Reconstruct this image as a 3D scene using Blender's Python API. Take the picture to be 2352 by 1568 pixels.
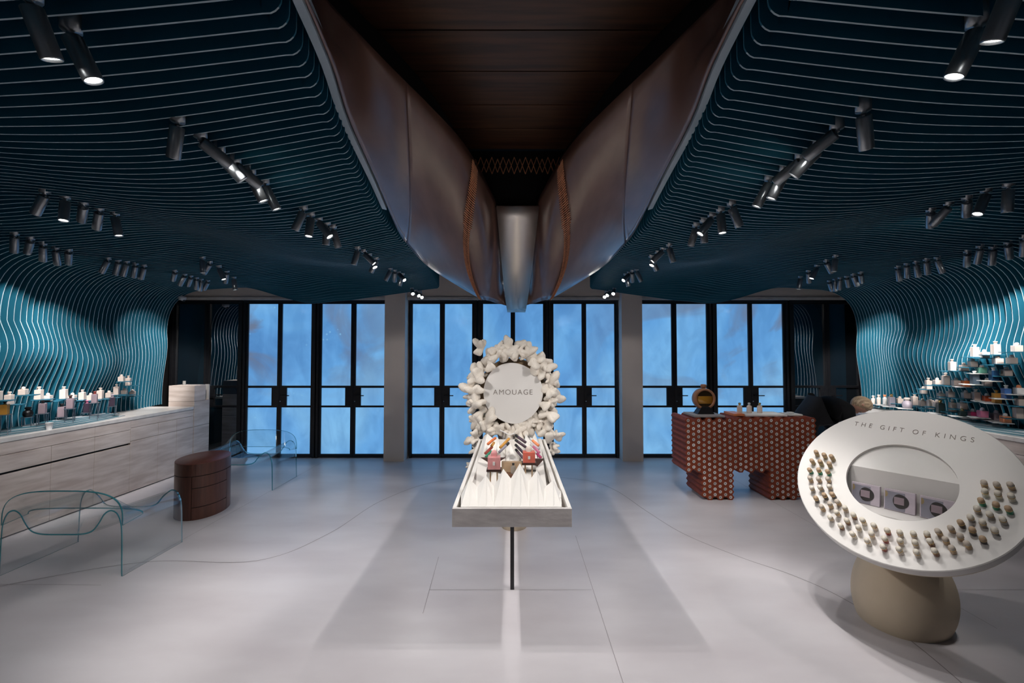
import bpy, bmesh, math, random
import numpy as np
from mathutils import Vector, Matrix
R = math.radians
PI = math.pi
for o in list(bpy.data.objects):
    bpy.data.objects.remove(o, do_unlink=True)
scene = bpy.context.scene
COL = scene.collection
rnd = random.Random(7)

# ------------------------------------------------------------------ camera
FPX, EYE = 970.0, 1.66
PITCH = math.atan(28 / 970)
cd = bpy.data.cameras.new('camera')
cd.sensor_width = 36
cd.lens = FPX / 2352 * 36
cd.clip_start = 0.05
cam = bpy.data.objects.new('camera', cd)
cam.location = (0, 0, EYE)
cam.rotation_euler = (PI / 2 + PITCH, 0, 0)
COL.objects.link(cam)
scene.camera = cam

# ------------------------------------------------------------------ world, exposure
w = bpy.data.worlds.new('world')
scene.world = w
w.use_nodes = True
w.node_tree.nodes['Background'].inputs[0].default_value = (0.05, 0.07, 0.1, 1)
w.node_tree.nodes['Background'].inputs[1].default_value = 0.2
scene.view_settings.view_transform = 'Standard'
scene.view_settings.look = 'None'
scene.view_settings.gamma = 1
scene.view_settings.use_curve_mapping = False
scene.view_settings.exposure = 0.55
SPOT_W = {'floor': 15.0, 'table': 10.0, 'key': 34.0, 'wall': 50.0, 'product': 16.0, 'soft': 10.0, 'rear_fill': 10.0}
SCREEN = 0.66


# ------------------------------------------------------------------ pixel -> place helpers (photo 2352 x 1568)
def ray(u, v):
    x = (u - 1176) / FPX
    y = (784 - v) / FPX
    return Vector((x, math.cos(PITCH) - y * math.sin(PITCH), math.sin(PITCH) + y * math.cos(PITCH)))


CAM = Vector((0, 0, EYE))


def atY(u, v, d):
    r = ray(u, v)
    return CAM + r * (d / r.y)


def atX(u, v, X):
    r = ray(u, v)
    return CAM + r * (X / r.x)


def atZ(u, v, z):
    r = ray(u, v)
    return CAM + r * ((z - EYE) / r.z)


# ------------------------------------------------------------------ materials
MATS = {}


def mat(name, c1, c2=None, rough=0.5, metal=0.0, scale=8.0, stretch=(1, 1, 1), bump=0.0, emit=None, estr=0.0,
        coat=0.0, spec=0.5, detail=4.0):
    m = bpy.data.materials.new(name)
    m.use_nodes = True
    nt = m.node_tree
    b = nt.nodes['Principled BSDF']
    b.inputs['Roughness'].default_value = rough
    b.inputs['Metallic'].default_value = metal
    b.inputs['Specular IOR Level'].default_value = spec
    b.inputs['Coat Weight'].default_value = coat
    b.inputs['Coat Roughness'].default_value = 0.3
    if c2 is None:
        c2 = tuple(x * 0.86 for x in c1)
    tc = nt.nodes.new('ShaderNodeTexCoord')
    mp = nt.nodes.new('ShaderNodeMapping')
    mp.inputs['Scale'].default_value = stretch
    nt.links.new(tc.outputs['Object'], mp.inputs['Vector'])
    nz = nt.nodes.new('ShaderNodeTexNoise')
    nz.inputs['Scale'].default_value = scale
    nz.inputs['Detail'].default_value = detail
    nt.links.new(mp.outputs['Vector'], nz.inputs['Vector'])
    cr = nt.nodes.new('ShaderNodeValToRGB')
    cr.color_ramp.elements[0].position = 0.35
    cr.color_ramp.elements[1].position = 0.65
    cr.color_ramp.elements[0].color = (*c1, 1)
    cr.color_ramp.elements[1].color = (*c2, 1)
    nt.links.new(nz.outputs['Fac'], cr.inputs['Fac'])
    nt.links.new(cr.outputs['Color'], b.inputs['Base Color'])
    if bump:
        bp = nt.nodes.new('ShaderNodeBump')
        bp.inputs['Strength'].default_value = bump
        bp.inputs['Distance'].default_value = 0.01
        nt.links.new(nz.outputs['Fac'], bp.inputs['Height'])
        nt.links.new(bp.outputs['Normal'], b.inputs['Normal'])
    if emit:
        b.inputs['Emission Color'].default_value = (*emit, 1)
        b.inputs['Emission Strength'].default_value = estr
    MATS[name] = m
    return m


mat('teal', (0.015, 0.138, 0.212), (0.013, 0.12, 0.188), 0.5, scale=3)
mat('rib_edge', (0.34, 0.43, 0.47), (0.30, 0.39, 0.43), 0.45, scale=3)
mat('dark_back', (0.008, 0.02, 0.025), rough=0.8)
mat('plaster', (0.74, 0.66, 0.61), (0.70, 0.62, 0.57), 0.7, scale=2)
mat('plaster_light', (0.62, 0.60, 0.58), rough=0.7)
mat('plaster_room', (0.50, 0.50, 0.50), rough=0.8)
mat('black_metal', (0.012, 0.012, 0.014), (0.008, 0.008, 0.010), 0.38, scale=20)
mat('spot_black', (0.29, 0.31, 0.33), (0.26, 0.28, 0.30), 0.3, metal=0.8, scale=20)
mat('lamp_glow', (1, 1, 1), rough=0.5, emit=(1.0, 0.96, 0.9), estr=9)
mat('steel', (0.55, 0.56, 0.58), rough=0.2, metal=1)
mat('mirror_steel', (0.62, 0.58, 0.54), (0.59, 0.55, 0.51), 0.36, metal=1, scale=2)
mat('stone', (0.68, 0.59, 0.54), (0.50, 0.41, 0.36), 0.45, scale=2.6, stretch=(1, 1, 7), bump=0.08, detail=9)
mat('stone_top', (0.70, 0.66, 0.63), (0.60, 0.56, 0.53), 0.35, scale=3, stretch=(1, 4, 1))
mat('stone_pitted', (0.66, 0.62, 0.60), (0.54, 0.50, 0.49), 0.55, scale=9, stretch=(1, 1, 3), bump=0.25, detail=9)
mat('white_paint', (0.80, 0.77, 0.73), (0.77, 0.74, 0.70), 0.5, scale=4)
mat('white_disc', (0.68, 0.655, 0.63), (0.66, 0.635, 0.61), 0.42, scale=3)
mat('bone', (0.84, 0.79, 0.72), (0.70, 0.62, 0.53), 0.65, scale=14, bump=0.2)
mat('tan_rock', (0.32, 0.22, 0.13), (0.24, 0.16, 0.09), 0.8, scale=6, bump=0.3)
mat('boulder', (0.60, 0.50, 0.37), (0.55, 0.455, 0.335), 0.7, scale=5, bump=0.06)
mat('leather', (0.17, 0.088, 0.062), (0.125, 0.06, 0.043), 0.27, scale=2.2, stretch=(4, 1, 1), coat=0.6, detail=6)
mat('plank', (0.085, 0.035, 0.015), (0.035, 0.014, 0.007), 0.5, scale=3, stretch=(0.6, 9, 1), detail=8)
mat('void_black', (0.004, 0.003, 0.003), rough=0.9)
mat('copper', (0.60, 0.25, 0.12), (0.46, 0.18, 0.08), 0.42, metal=0.2, scale=40)
mat('trim_grey', (0.42, 0.50, 0.56), (0.36, 0.44, 0.50), 0.4, scale=4)
mat('walnut', (0.115, 0.042, 0.026), (0.075, 0.027, 0.017), 0.36, scale=5, stretch=(6, 6, 0.6), detail=8)
mat('walnut_top', (0.19, 0.058, 0.036), (0.145, 0.043, 0.026), 0.38, scale=4, stretch=(7, 1, 1), detail=8)
mat('gap_black', (0.006, 0.005, 0.004), rough=0.8)
mat('terracotta', (0.26, 0.046, 0.011), (0.17, 0.028, 0.007), 0.62, scale=18, bump=0.15)
mat('plug_white', (0.88, 0.88, 0.88), (0.74, 0.74, 0.74), 0.5, scale=60)
def plug_variation():
    nt = MATS['plug_white'].node_tree
    b = nt.nodes['Principled BSDF']
    cr = [n for n in nt.nodes if n.type == 'VALTORGB'][0]
    oi = nt.nodes.new('ShaderNodeObjectInfo')
    r = nt.nodes.new('ShaderNodeMapRange')
    r.inputs[3].default_value = 0.5
    r.inputs[4].default_value = 1.0
    nt.links.new(oi.outputs['Random'], r.inputs[0])
    mx = nt.nodes.new('ShaderNodeMixRGB')
    mx.blend_type = 'MULTIPLY'
    mx.inputs[0].default_value = 1
    nt.links.new(cr.outputs['Color'], mx.inputs[1])
    nt.links.new(r.outputs[0], mx.inputs[2])
    nt.links.new(mx.outputs['Color'], b.inputs['Base Color'])


plug_variation()
mat('plug_dark', (0.03, 0.02, 0.02), rough=0.8)
mat('amber', (0.42, 0.20, 0.012), (0.36, 0.16, 0.01), 0.12, scale=4, coat=0.5)
mat('amber_dark', (0.03, 0.018, 0.008), rough=0.2)
mat('copper_ring', (0.34, 0.15, 0.075), (0.28, 0.12, 0.06), 0.42, scale=12)
mat('grey_plinth', (0.34, 0.32, 0.31), rough=0.6)
mat('cream', (0.70, 0.58, 0.51), (0.66, 0.545, 0.48), 0.55, scale=10)
mat('cream_lid', (0.76, 0.65, 0.58), rough=0.5)
mat('paper', (0.8, 0.78, 0.75), rough=0.7)
mat('ink', (0.035, 0.03, 0.03), rough=0.6)
mat('engrave', (0.16, 0.13, 0.11), rough=0.8)
mat('gold', (0.75, 0.52, 0.22), rough=0.25, metal=1)
mat('cloth_black', (0.010, 0.010, 0.012), (0.006, 0.006, 0.008), 0.85, scale=12, bump=0.3)
mat('skin', (0.50, 0.27, 0.19), (0.46, 0.24, 0.17), 0.5, scale=20)
mat('hair', (0.55, 0.40, 0.26), (0.24, 0.16, 0.10), 0.5, scale=5, stretch=(1, 22, 6), detail=6)
mat('shirt', (0.35, 0.4, 0.5), rough=0.8)
mat('cam_white', (0.6, 0.62, 0.64), rough=0.4)
mat('layer_grey', (0.34, 0.38, 0.41), rough=0.5)
mat('layer_teal', (0.06, 0.17, 0.21), rough=0.4)
mat('cup', (0.8, 0.8, 0.8), rough=0.5)
mat('groove', (0.33, 0.30, 0.31), rough=0.8)
for nm, c in dict(mauve=(0.30, 0.23, 0.26), plum=(0.045, 0.03, 0.05), blackglass=(0.008, 0.008, 0.01),
                  pink=(0.75, 0.33, 0.33), coral=(0.72, 0.16, 0.11), orange=(0.75, 0.20, 0.06), rust=(0.62, 0.10, 0.03),
                  peach=(0.85, 0.30, 0.13), mint=(0.22, 0.58, 0.42), deepblue=(0.012, 0.05, 0.12),
                  slate=(0.07, 0.10, 0.13), greybox=(0.27, 0.26, 0.31), magenta=(0.40, 0.03, 0.12),
                  rosepink=(0.66, 0.20, 0.33), blackgreen=(0.01, 0.03, 0.03), royal=(0.06, 0.16, 0.42),
                  amberbox=(0.62, 0.30, 0.05), whitebox=(0.75, 0.73, 0.71), lilac=(0.55, 0.48, 0.54),
                  violet=(0.075, 0.045, 0.065), green=(0.02, 0.24, 0.13), olive=(0.36, 0.27, 0.15),
                  tan=(0.46, 0.32, 0.20), brown=(0.20, 0.09, 0.05), beige=(0.56, 0.48, 0.40), red=(0.34, 0.05, 0.035),
                  darkcap=(0.07, 0.055, 0.045), greycap=(0.36, 0.32, 0.28), ivory=(0.72, 0.66, 0.56),
                  darkwood=(0.05, 0.025, 0.02), capwhite=(0.75, 0.74, 0.72)).items():
    mat(nm, c, tuple(x * 0.8 for x in c), 0.35, scale=16)


def floor_material():
    m = mat('floor_stone', (0.64, 0.61, 0.63), (0.55, 0.515, 0.535), 0.33, scale=0.9, stretch=(1, 2.6, 1), detail=8, spec=0.4)
    nt = m.node_tree
    b = nt.nodes['Principled BSDF']
    tc = [n for n in nt.nodes if n.type == 'TEX_COORD'][0]
    n2 = nt.nodes.new('ShaderNodeTexNoise')
    n2.inputs['Scale'].default_value = 3.5
    n2.inputs['Detail'].default_value = 9
    n2.inputs['Distortion'].default_value = 0.6
    mp = nt.nodes.new('ShaderNodeMapping')
    mp.inputs['Scale'].default_value = (0.7, 4, 1)
    mp.inputs['Rotation'].default_value = (0, 0, 0.3)
    nt.links.new(tc.outputs['Object'], mp.inputs['Vector'])
    nt.links.new(mp.outputs['Vector'], n2.inputs['Vector'])
    r2 = nt.nodes.new('ShaderNodeMapRange')
    r2.inputs[1].default_value = 0.35
    r2.inputs[2].default_value = 0.7
    r2.inputs[3].default_value = 0.30
    r2.inputs[4].default_value = 0.36
    nt.links.new(n2.outputs['Fac'], r2.inputs[0])
    nt.links.new(r2.outputs[0], b.inputs['Roughness'])
    cr = [n for n in nt.nodes if n.type == 'VALTORGB'][0]
    mx = nt.nodes.new('ShaderNodeMixRGB')
    mx.blend_type = 'MULTIPLY'
    mx.inputs[0].default_value = 0.0
    r3 = nt.nodes.new('ShaderNodeValToRGB')
    r3.color_ramp.elements[0].position = 0.42
    r3.color_ramp.elements[0].color = (0.82, 0.78, 0.77, 1)
    r3.color_ramp.elements[1].position = 0.52
    r3.color_ramp.elements[1].color = (1, 1, 1, 1)
    nt.links.new(n2.outputs['Fac'], r3.inputs['Fac'])
    nt.links.new(cr.outputs['Color'], mx.inputs[1])
    nt.links.new(r3.outputs['Color'], mx.inputs[2])
    nt.links.new(mx.outputs['Color'], b.inputs['Base Color'])
    return m


floor_material()


def screen_material():
    """backlit panes showing slow blue water with drifting specks"""
    m = bpy.data.materials.new('blue_screen')
    m.use_nodes = True
    nt = m.node_tree
    b = nt.nodes['Principled BSDF']
    b.inputs['Base Color'].default_value = (0.02, 0.03, 0.04, 1)
    b.inputs['Roughness'].default_value = 0.12
    tc = nt.nodes.new('ShaderNodeTexCoord')

    def noise(scale, loc, sc, det=6, dist=0.0):
        mp = nt.nodes.new('ShaderNodeMapping')
        mp.inputs['Location'].default_value = loc
        mp.inputs['Scale'].default_value = sc
        nt.links.new(tc.outputs['Object'], mp.inputs['Vector'])
        n = nt.nodes.new('ShaderNodeTexNoise')
        n.inputs['Scale'].default_value = scale
        n.inputs['Detail'].default_value = det
        n.inputs['Distortion'].default_value = dist
        nt.links.new(mp.outputs['Vector'], n.inputs['Vector'])
        return n.outputs['Fac']

    def ramp(src, stops):
        r = nt.nodes.new('ShaderNodeValToRGB')
        e = r.color_ramp.elements
        while len(e) < len(stops):
            e.new(0.5)
        for i, (p, c) in enumerate(stops):
            e[i].position = p
            e[i].color = (*c, 1)
        nt.links.new(src, r.inputs['Fac'])
        return r.outputs['Color']

    def mix(f, a, c, mode='MIX'):
        x = nt.nodes.new('ShaderNodeMixRGB')
        x.blend_type = mode
        if isinstance(f, float):
            x.inputs[0].default_value = f
        else:
            nt.links.new(f, x.inputs[0])
        nt.links.new(a, x.inputs[1])
        nt.links.new(c, x.inputs[2])
        return x.outputs['Color']
    base = ramp(noise(0.55, (3.1, 0, 1.7), (1, 1, 1), 5, 0.8),
                [(0.30, (0.085, 0.245, 0.56)), (0.5, (0.13, 0.37, 0.74)), (0.68, (0.20, 0.47, 0.80))])
    streak = ramp(noise(3.0, (0, 0, 0), (1.2, 1, 0.6), 10, 0.9), [(0.35, (0.84, 0.86, 0.88)), (0.65, (1.1, 1.08, 1.05))])
    c = mix(1.0, base, streak, 'MULTIPLY')
    grey = nt.nodes.new('ShaderNodeRGB')
    grey.outputs[0].default_value = (0.145, 0.185, 0.275, 1)
    # murky grey water in the upper corners
    murk = ramp(noise(0.8, (6.6, 0, 2.2), (1, 1, 1.1), 8, 1.2), [(0.46, (0, 0, 0)), (0.58, (0.9, 0.9, 0.9))])
    sep = nt.nodes.new('ShaderNodeSeparateXYZ')
    nt.links.new(tc.outputs['Object'], sep.inputs[0])
    ax = nt.nodes.new('ShaderNodeMath')
    ax.operation = 'ABSOLUTE'
    nt.links.new(sep.outputs['X'], ax.inputs[0])
    mr = nt.nodes.new('ShaderNodeMapRange')
    mr.inputs[1].default_value = 0.8
    mr.inputs[2].default_value = 3.6
    nt.links.new(ax.outputs[0], mr.inputs[0])
    zr = nt.nodes.new('ShaderNodeMapRange')
    zr.inputs[1].default_value = 0.5
    zr.inputs[2].default_value = 1.6
    nt.links.new(sep.outputs['Z'], zr.inputs[0])
    mm = nt.nodes.new('ShaderNodeMath')
    mm.operation = 'MULTIPLY'
    nt.links.new(mr.outputs[0], mm.inputs[0])
    nt.links.new(zr.outputs[0], mm.inputs[1])
    m3 = nt.nodes.new('ShaderNodeMath')
    m3.operation = 'MULTIPLY'
    nt.links.new(mm.outputs[0], m3.inputs[0])
    nt.links.new(murk, m3.inputs[1])
    c = mix(m3.outputs[0], c, grey.outputs[0])
    # specks
    vo = nt.nodes.new('ShaderNodeTexVoronoi')
    vo.inputs['Scale'].default_value = 9
    vo.inputs['Randomness'].default_value = 1
    nt.links.new(tc.outputs['Object'], vo.inputs['Vector'])
    sp = ramp(vo.outputs['Distance'], [(0.10, (1, 1, 1)), (0.17, (0, 0, 0))])
    gate = ramp(noise(1.3, (1, 0, 5), (1, 1, 1), 3), [(0.54, (0, 0, 0)), (0.6, (0.75, 0.75, 0.75))])
    lft = nt.nodes.new('ShaderNodeMapRange')
    lft.inputs[1].default_value = -1.0
    lft.inputs[2].default_value = -2.2
    nt.links.new(sep.outputs['X'], lft.inputs[0])
    g2 = mix(1.0, gate, sp, 'MULTIPLY')
    g3 = nt.nodes.new('ShaderNodeMath')
    g3.operation = 'MULTIPLY'
    nt.links.new(g2, g3.inputs[0])
    nt.links.new(lft.outputs[0], g3.inputs[1])
    lt = nt.nodes.new('ShaderNodeRGB')
    lt.outputs[0].default_value = (0.22, 0.50, 0.78, 1)
    c = mix(g3.outputs[0], c, lt.outputs[0])
    nt.links.new(c, b.inputs['Emission Color'])
    b.inputs['Emission Strength'].default_value = SCREEN
    MATS['blue_screen'] = m


screen_material()


def glass_material(name, tint, ior=1.5, rough=0.0, body=None, bodyf=0.0):
    m = bpy.data.materials.new(name)
    m.use_nodes = True
    nt = m.node_tree
    nt.nodes.remove(nt.nodes['Principled BSDF'])
    out = nt.nodes['Material Output']
    tr = nt.nodes.new('ShaderNodeBsdfTransparent')
    nz = nt.nodes.new('ShaderNodeTexNoise')
    nz.inputs['Scale'].default_value = 1.5
    cr = nt.nodes.new('ShaderNodeValToRGB')
    cr.color_ramp.elements[0].color = (*tint, 1)
    cr.color_ramp.elements[1].color = (*[min(1, t * 1.01) for t in tint], 1)
    nt.links.new(nz.outputs['Fac'], cr.inputs['Fac'])
    nt.links.new(cr.outputs['Color'], tr.inputs['Color'])
    gl = nt.nodes.new('ShaderNodeBsdfGlossy')
    gl.inputs['Roughness'].default_value = rough
    lw = nt.nodes.new('ShaderNodeLayerWeight')
    lw.inputs['Blend'].default_value = 0.5
    pw = nt.nodes.new('ShaderNodeMath')
    pw.operation = 'POWER'
    pw.inputs[1].default_value = 4.0
    nt.links.new(lw.outputs['Facing'], pw.inputs[0])
    fr = nt.nodes.new('ShaderNodeMapRange')
    f0 = ((ior - 1) / (ior + 1)) ** 2
    fr.inputs[3].default_value = f0
    fr.inputs[4].default_value = min(0.8, f0 + 0.5)
    nt.links.new(pw.outputs[0], fr.inputs[0])
    mx = nt.nodes.new('ShaderNodeMixShader')
    nt.links.new(fr.outputs[0], mx.inputs[0])
    a = tr.outputs[0]
    if body:
        df = nt.nodes.new('ShaderNodeBsdfDiffuse')
        df.inputs['Color'].default_value = (*body, 1)
        m2 = nt.nodes.new('ShaderNodeMixShader')
        m2.inputs[0].default_value = bodyf
        nt.links.new(a, m2.inputs[1])
        nt.links.new(df.outputs[0], m2.inputs[2])
        a = m2.outputs[0]
    nt.links.new(a, mx.inputs[1])
    nt.links.new(gl.outputs[0], mx.inputs[2])
    nt.links.new(mx.outputs[0], out.inputs['Surface'])
    MATS[name] = m


glass_material('clear_glass', (0.965, 0.98, 0.98), 1.6, 0.045)
glass_material('glass_rim', (0.25, 0.65, 0.72), 1.5, 0.05, (0.05, 0.32, 0.38), 0.55)
glass_material('dark_pane', (0.25, 0.28, 0.32), 6.5, 0.01, (0.02, 0.026, 0.034), 0.8)
glass_material('bottle_glass', (0.80, 0.82, 0.80), 1.5, 0.02, (0.6, 0.58, 0.55), 0.35)


# ------------------------------------------------------------------ mesh builder
class MB:
    def __init__(self):
        self.v, self.f, self.m, self.s = [], [], [], []

    def add(self, vs, fs, mi=0, sm=False):
        o = len(self.v)
        self.v += [tuple(p) for p in vs]
        for f in fs:
            self.f.append([i + o for i in f])
            self.m.append(mi)
            self.s.append(sm)
        return self

    def box(self, lo, hi, mi=0, M=None):
        x0, y0, z0 = lo
        x1, y1, z1 = hi
        vs = [(x0, y0, z0), (x1, y0, z0), (x1, y1, z0), (x0, y1, z0), (x0, y0, z1), (x1, y0, z1), (x1, y1, z1), (x0, y1, z1)]
        if M:
            vs = [M @ Vector(p) for p in vs]
        return self.add(vs, [(3, 2, 1, 0), (4, 5, 6, 7), (0, 1, 5, 4), (1, 2, 6, 5), (2, 3, 7, 6), (3, 0, 4, 7)], mi)

    def bbox(self, lo, hi, b=0.004, mi=0, M=None):
        """box with chamfered edges"""
        bm = bmesh.new()
        bmesh.ops.create_cube(bm, size=1)
        c = [(a + d) / 2 for a, d in zip(lo, hi)]
        s = [d - a for a, d in zip(lo, hi)]
        for q in bm.verts:
            q.co = Vector((q.co.x * s[0] + c[0], q.co.y * s[1] + c[1], q.co.z * s[2] + c[2]))
        bmesh.ops.bevel(bm, geom=bm.edges[:], offset=b, segments=2, affect='EDGES', profile=0.6)
        bm.verts.index_update()
        vs = [M @ q.co if M else q.co.copy() for q in bm.verts]
        self.add(vs, [[q.index for q in f.verts] for f in bm.faces], mi)
        bm.free()
        return self

    def tube(self, pts, rad, n=8, mi=0, caps=True, sm=True, closed=False):
        pts = [Vector(p) for p in pts]
        k = len(pts)
        rs = rad if isinstance(rad, (list, tuple)) else [rad] * k
        vs = []
        prev = None
        for i, p in enumerate(pts):
            if closed:
                t = pts[(i + 1) % k] - pts[i - 1]
            else:
                t = pts[min(i + 1, k - 1)] - pts[max(i - 1, 0)]
            t.normalize()
            if prev is None:
                a = t.orthogonal().normalized()
            else:
                a = (prev - t * prev.dot(t))
                a = a.normalized() if a.length > 1e-6 else t.orthogonal().normalized()
            prev = a
            b = t.cross(a)
            for j in range(n):
                h = 2 * PI * j / n
                vs.append(p + (a * math.cos(h) + b * math.sin(h)) * rs[i])
        fs = []
        for i in range(k if closed else k - 1):
            for j in range(n):
                i2 = (i + 1) % k
                fs.append((i * n + j, i * n + (j + 1) % n, i2 * n + (j + 1) % n, i2 * n + j))
        self.add(vs, fs, mi, sm)
        if caps and not closed:
            self.add(vs[:n], [list(range(n))[::-1]], mi)
            self.add(vs[-n:], [list(range(n))], mi)
        return self

    def lathe(self, prof, n=24, M=None, mi=0, sm=True, sx=1, sy=1, a0=0, a1=2 * PI, caps=True):
        vs, fs = [], []
        full = abs(a1 - a0 - 2 * PI) < 1e-6
        m = n if full else n + 1
        for r, z in prof:
            for j in range(m):
                h = a0 + (a1 - a0) * j / n
                vs.append(Vector((r * math.cos(h) * sx, r * math.sin(h) * sy, z)))
        for i in range(len(prof) - 1):
            for j in range(n):
                j2 = (j + 1) % m
                fs.append((i * m + j, i * m + j2, (i + 1) * m + j2, (i + 1) * m + j))
        if M:
            vs = [M @ p for p in vs]
        self.add(vs, fs, mi, sm)
        if full and caps:
            if prof[0][0] > 1e-5:
                self.add(vs[:m], [list(range(m))[::-1]], mi)
            if prof[-1][0] > 1e-5:
                self.add(vs[-m:], [list(range(m))], mi)
        return self

    def grid(self, P, mi=0, sm=True):
        r, c = len(P), len(P[0])
        vs = [p for row in P for p in row]
        fs = [(i * c + j, i * c + j + 1, (i + 1) * c + j + 1, (i + 1) * c + j) for i in range(r - 1) for j in range(c - 1)]
        return self.add(vs, fs, mi, sm)

    def prism(self, poly, z0, z1, mi=0, M=None, sm=False):
        n = len(poly)
        vs = [Vector((x, y, z0)) for x, y in poly] + [Vector((x, y, z1)) for x, y in poly]
        if M:
            vs = [M @ p for p in vs]
        fs = [(i, (i + 1) % n, n + (i + 1) % n, n + i) for i in range(n)]
        self.add(vs, fs, mi, sm)
        self.add(vs, [list(range(n))[::-1], [n + i for i in range(n)]], mi)
        return self

    def ico(self, c, s, sub=2, mi=0, fn=None):
        bm = bmesh.new()
        bmesh.ops.create_icosphere(bm, subdivisions=sub, radius=1)
        vs = []
        for q in bm.verts:
            d = q.co.normalized()
            k = fn(d) if fn else 1
            vs.append(Vector((c[0] + d.x * k * s[0], c[1] + d.y * k * s[1], c[2] + d.z * k * s[2])))
        self.add(vs, [[q.index for q in f.verts] for f in bm.faces], mi, True)
        bm.free()
        return self

    def mesh(self, name, mats):
        me = bpy.data.meshes.new(name)
        me.from_pydata(self.v, [], self.f)
        for mm in (mats if isinstance(mats, (list, tuple)) else [mats]):
            me.materials.append(MATS[mm])
        me.polygons.foreach_set('material_index', self.m)
        me.polygons.foreach_set('use_smooth', self.s)
        me.update()
        return me

    def build(self, name, mats, parent=None, **kw):
        return put(name, self.mesh(name, mats), parent, **kw)


def put(name, me, parent=None, M=None, label=None, cat=None, group=None, kind=None):
    o = bpy.data.objects.new(name, me)
    COL.objects.link(o)
    if M is not None:
        o.matrix_world = M
    if parent is not None:
        o.parent = parent
        if parent.get('world_parts'):
            o.matrix_parent_inverse = Matrix.Translation(-parent.location)
    tag(o, label, cat, group, kind)
    return o


def tag(o, label=None, cat=None, group=None, kind=None):
    if label:
        o['label'] = label
    if cat:
        o['category'] = cat
    if group:
        o['group'] = group
    if kind:
        o['kind'] = kind
    return o


def root(name, loc, label=None, cat=None, group=None, kind=None, rz=0, world=False):
    o = bpy.data.objects.new(name, None)
    o.empty_display_size = 0.1
    COL.objects.link(o)
    o.location = loc
    o.rotation_euler = (0, 0, rz)
    if world:
        o['world_parts'] = 1
    return tag(o, label, cat, group, kind)


def copy_tree(o, parent=None):
    c = o.copy()
    COL.objects.link(c)
    c.parent = parent
    if parent is not None:
        c.matrix_parent_inverse = o.matrix_parent_inverse.copy()
    for ch in list(o.children):
        copy_tree(ch, c)
    return c


def frame_from(n, up=Vector((0, 0, 1))):
    n = n.normalized()
    a = up.cross(n).normalized()
    b = n.cross(a)
    return a, b, n


def Mframe(a, b, n, loc):
    return Matrix(((a.x, b.x, n.x, loc.x), (a.y, b.y, n.y, loc.y), (a.z, b.z, n.z, loc.z), (0, 0, 0, 1)))


ORD = ['first', 'second', 'third', 'fourth', 'fifth', 'sixth', 'seventh', 'eighth', 'ninth', 'tenth', 'eleventh',
       'twelfth', 'thirteenth', 'fourteenth', 'fifteenth', 'sixteenth', 'seventeenth', 'eighteenth', 'nineteenth',
       'twentieth', 'twenty-first', 'twenty-second', 'twenty-third']


def text_mesh(s, size, spacing, thick=0.001):
    cu = bpy.data.curves.new('lettering', 'FONT')
    cu.body = s
    cu.size = size
    cu.space_character = spacing
    cu.align_x = 'CENTER'
    cu.align_y = 'CENTER'
    cu.extrude = thick
    cu.offset = -size * 0.012
    ob = bpy.data.objects.new('lettering', cu)
    COL.objects.link(ob)
    dg = bpy.context.evaluated_depsgraph_get()
    me = bpy.data.meshes.new_from_object(ob.evaluated_get(dg))
    bpy.data.objects.remove(ob, do_unlink=True)
    bpy.data.curves.remove(cu)
    me.materials.clear()
    return me


# ================================================================== SETTING
YB = 6.82            # glazing plane
floor = MB().box((-5.9, -2.2, -0.1), (5.9, 7.2, 0.0)).build('floor', 'floor_stone', kind='structure')


def ribbon(pts, wd, z=0.0012):
    P = [Vector((x, y, z)) for x, y in pts]
    L, Rr = [], []
    for i, p in enumerate(P):
        t = (P[min(i + 1, len(P) - 1)] - P[max(i - 1, 0)]).normalized()
        n = Vector((-t.y, t.x, 0))
        L.append(p + n * wd / 2)
        Rr.append(p - n * wd / 2)
    return MB().grid([Rr, L], sm=False)


def smooth(pts, n=8):
    out = []
    for i in range(len(pts) - 1):
        p0, p1, p2, p3 = [np.array(pts[max(0, min(len(pts) - 1, j))], float) for j in (i - 1, i, i + 1, i + 2)]
        for k in range(n):
            t = k / n
            out.append(tuple(0.5 * ((2 * p1) + (-p0 + p2) * t + (2 * p0 - 5 * p1 + 4 * p2 - p3) * t * t + (-p0 + 3 * p1 - 3 * p2 + p3) * t ** 3)))
    out.append(tuple(pts[-1]))
    return out


for pts in ([(-0.57, 2.75), (-0.6, 3.5)], [(0.55, 1.2), (0.58, 3.9)], [(-2.95, 3.3), (-2.9, 6.6)], [(2.93, 2.6), (2.93, 6.6)],
            [(-0.58, 3.02), (0.56, 3.02)], [(2.6, 3.02), (4.5, 3.02)], [(-4.5, 3.1), (-2.95, 3.08)]):
    ribbon(pts, 0.003).build('floor_joint', 'groove', floor)
cl = [(-4.5, 2.5), (-3.6, 3.1), (-2.9, 3.42), (-2.04, 3.44), (-1.69, 3.95), (-1.47, 4.83), (-0.95, 5.55), (0.1, 5.8), (0.95, 5.6), (1.25, 5.2),
      (1.42, 4.5), (1.58, 3.95), (1.86, 3.5), (2.1, 3.22), (2.25, 2.9), (2.3, 2.4), (2.1, 1.6), (1.6, 0.9)]
ribbon(smooth(cl), 0.007).build('floor_joint', 'groove', floor)

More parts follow.
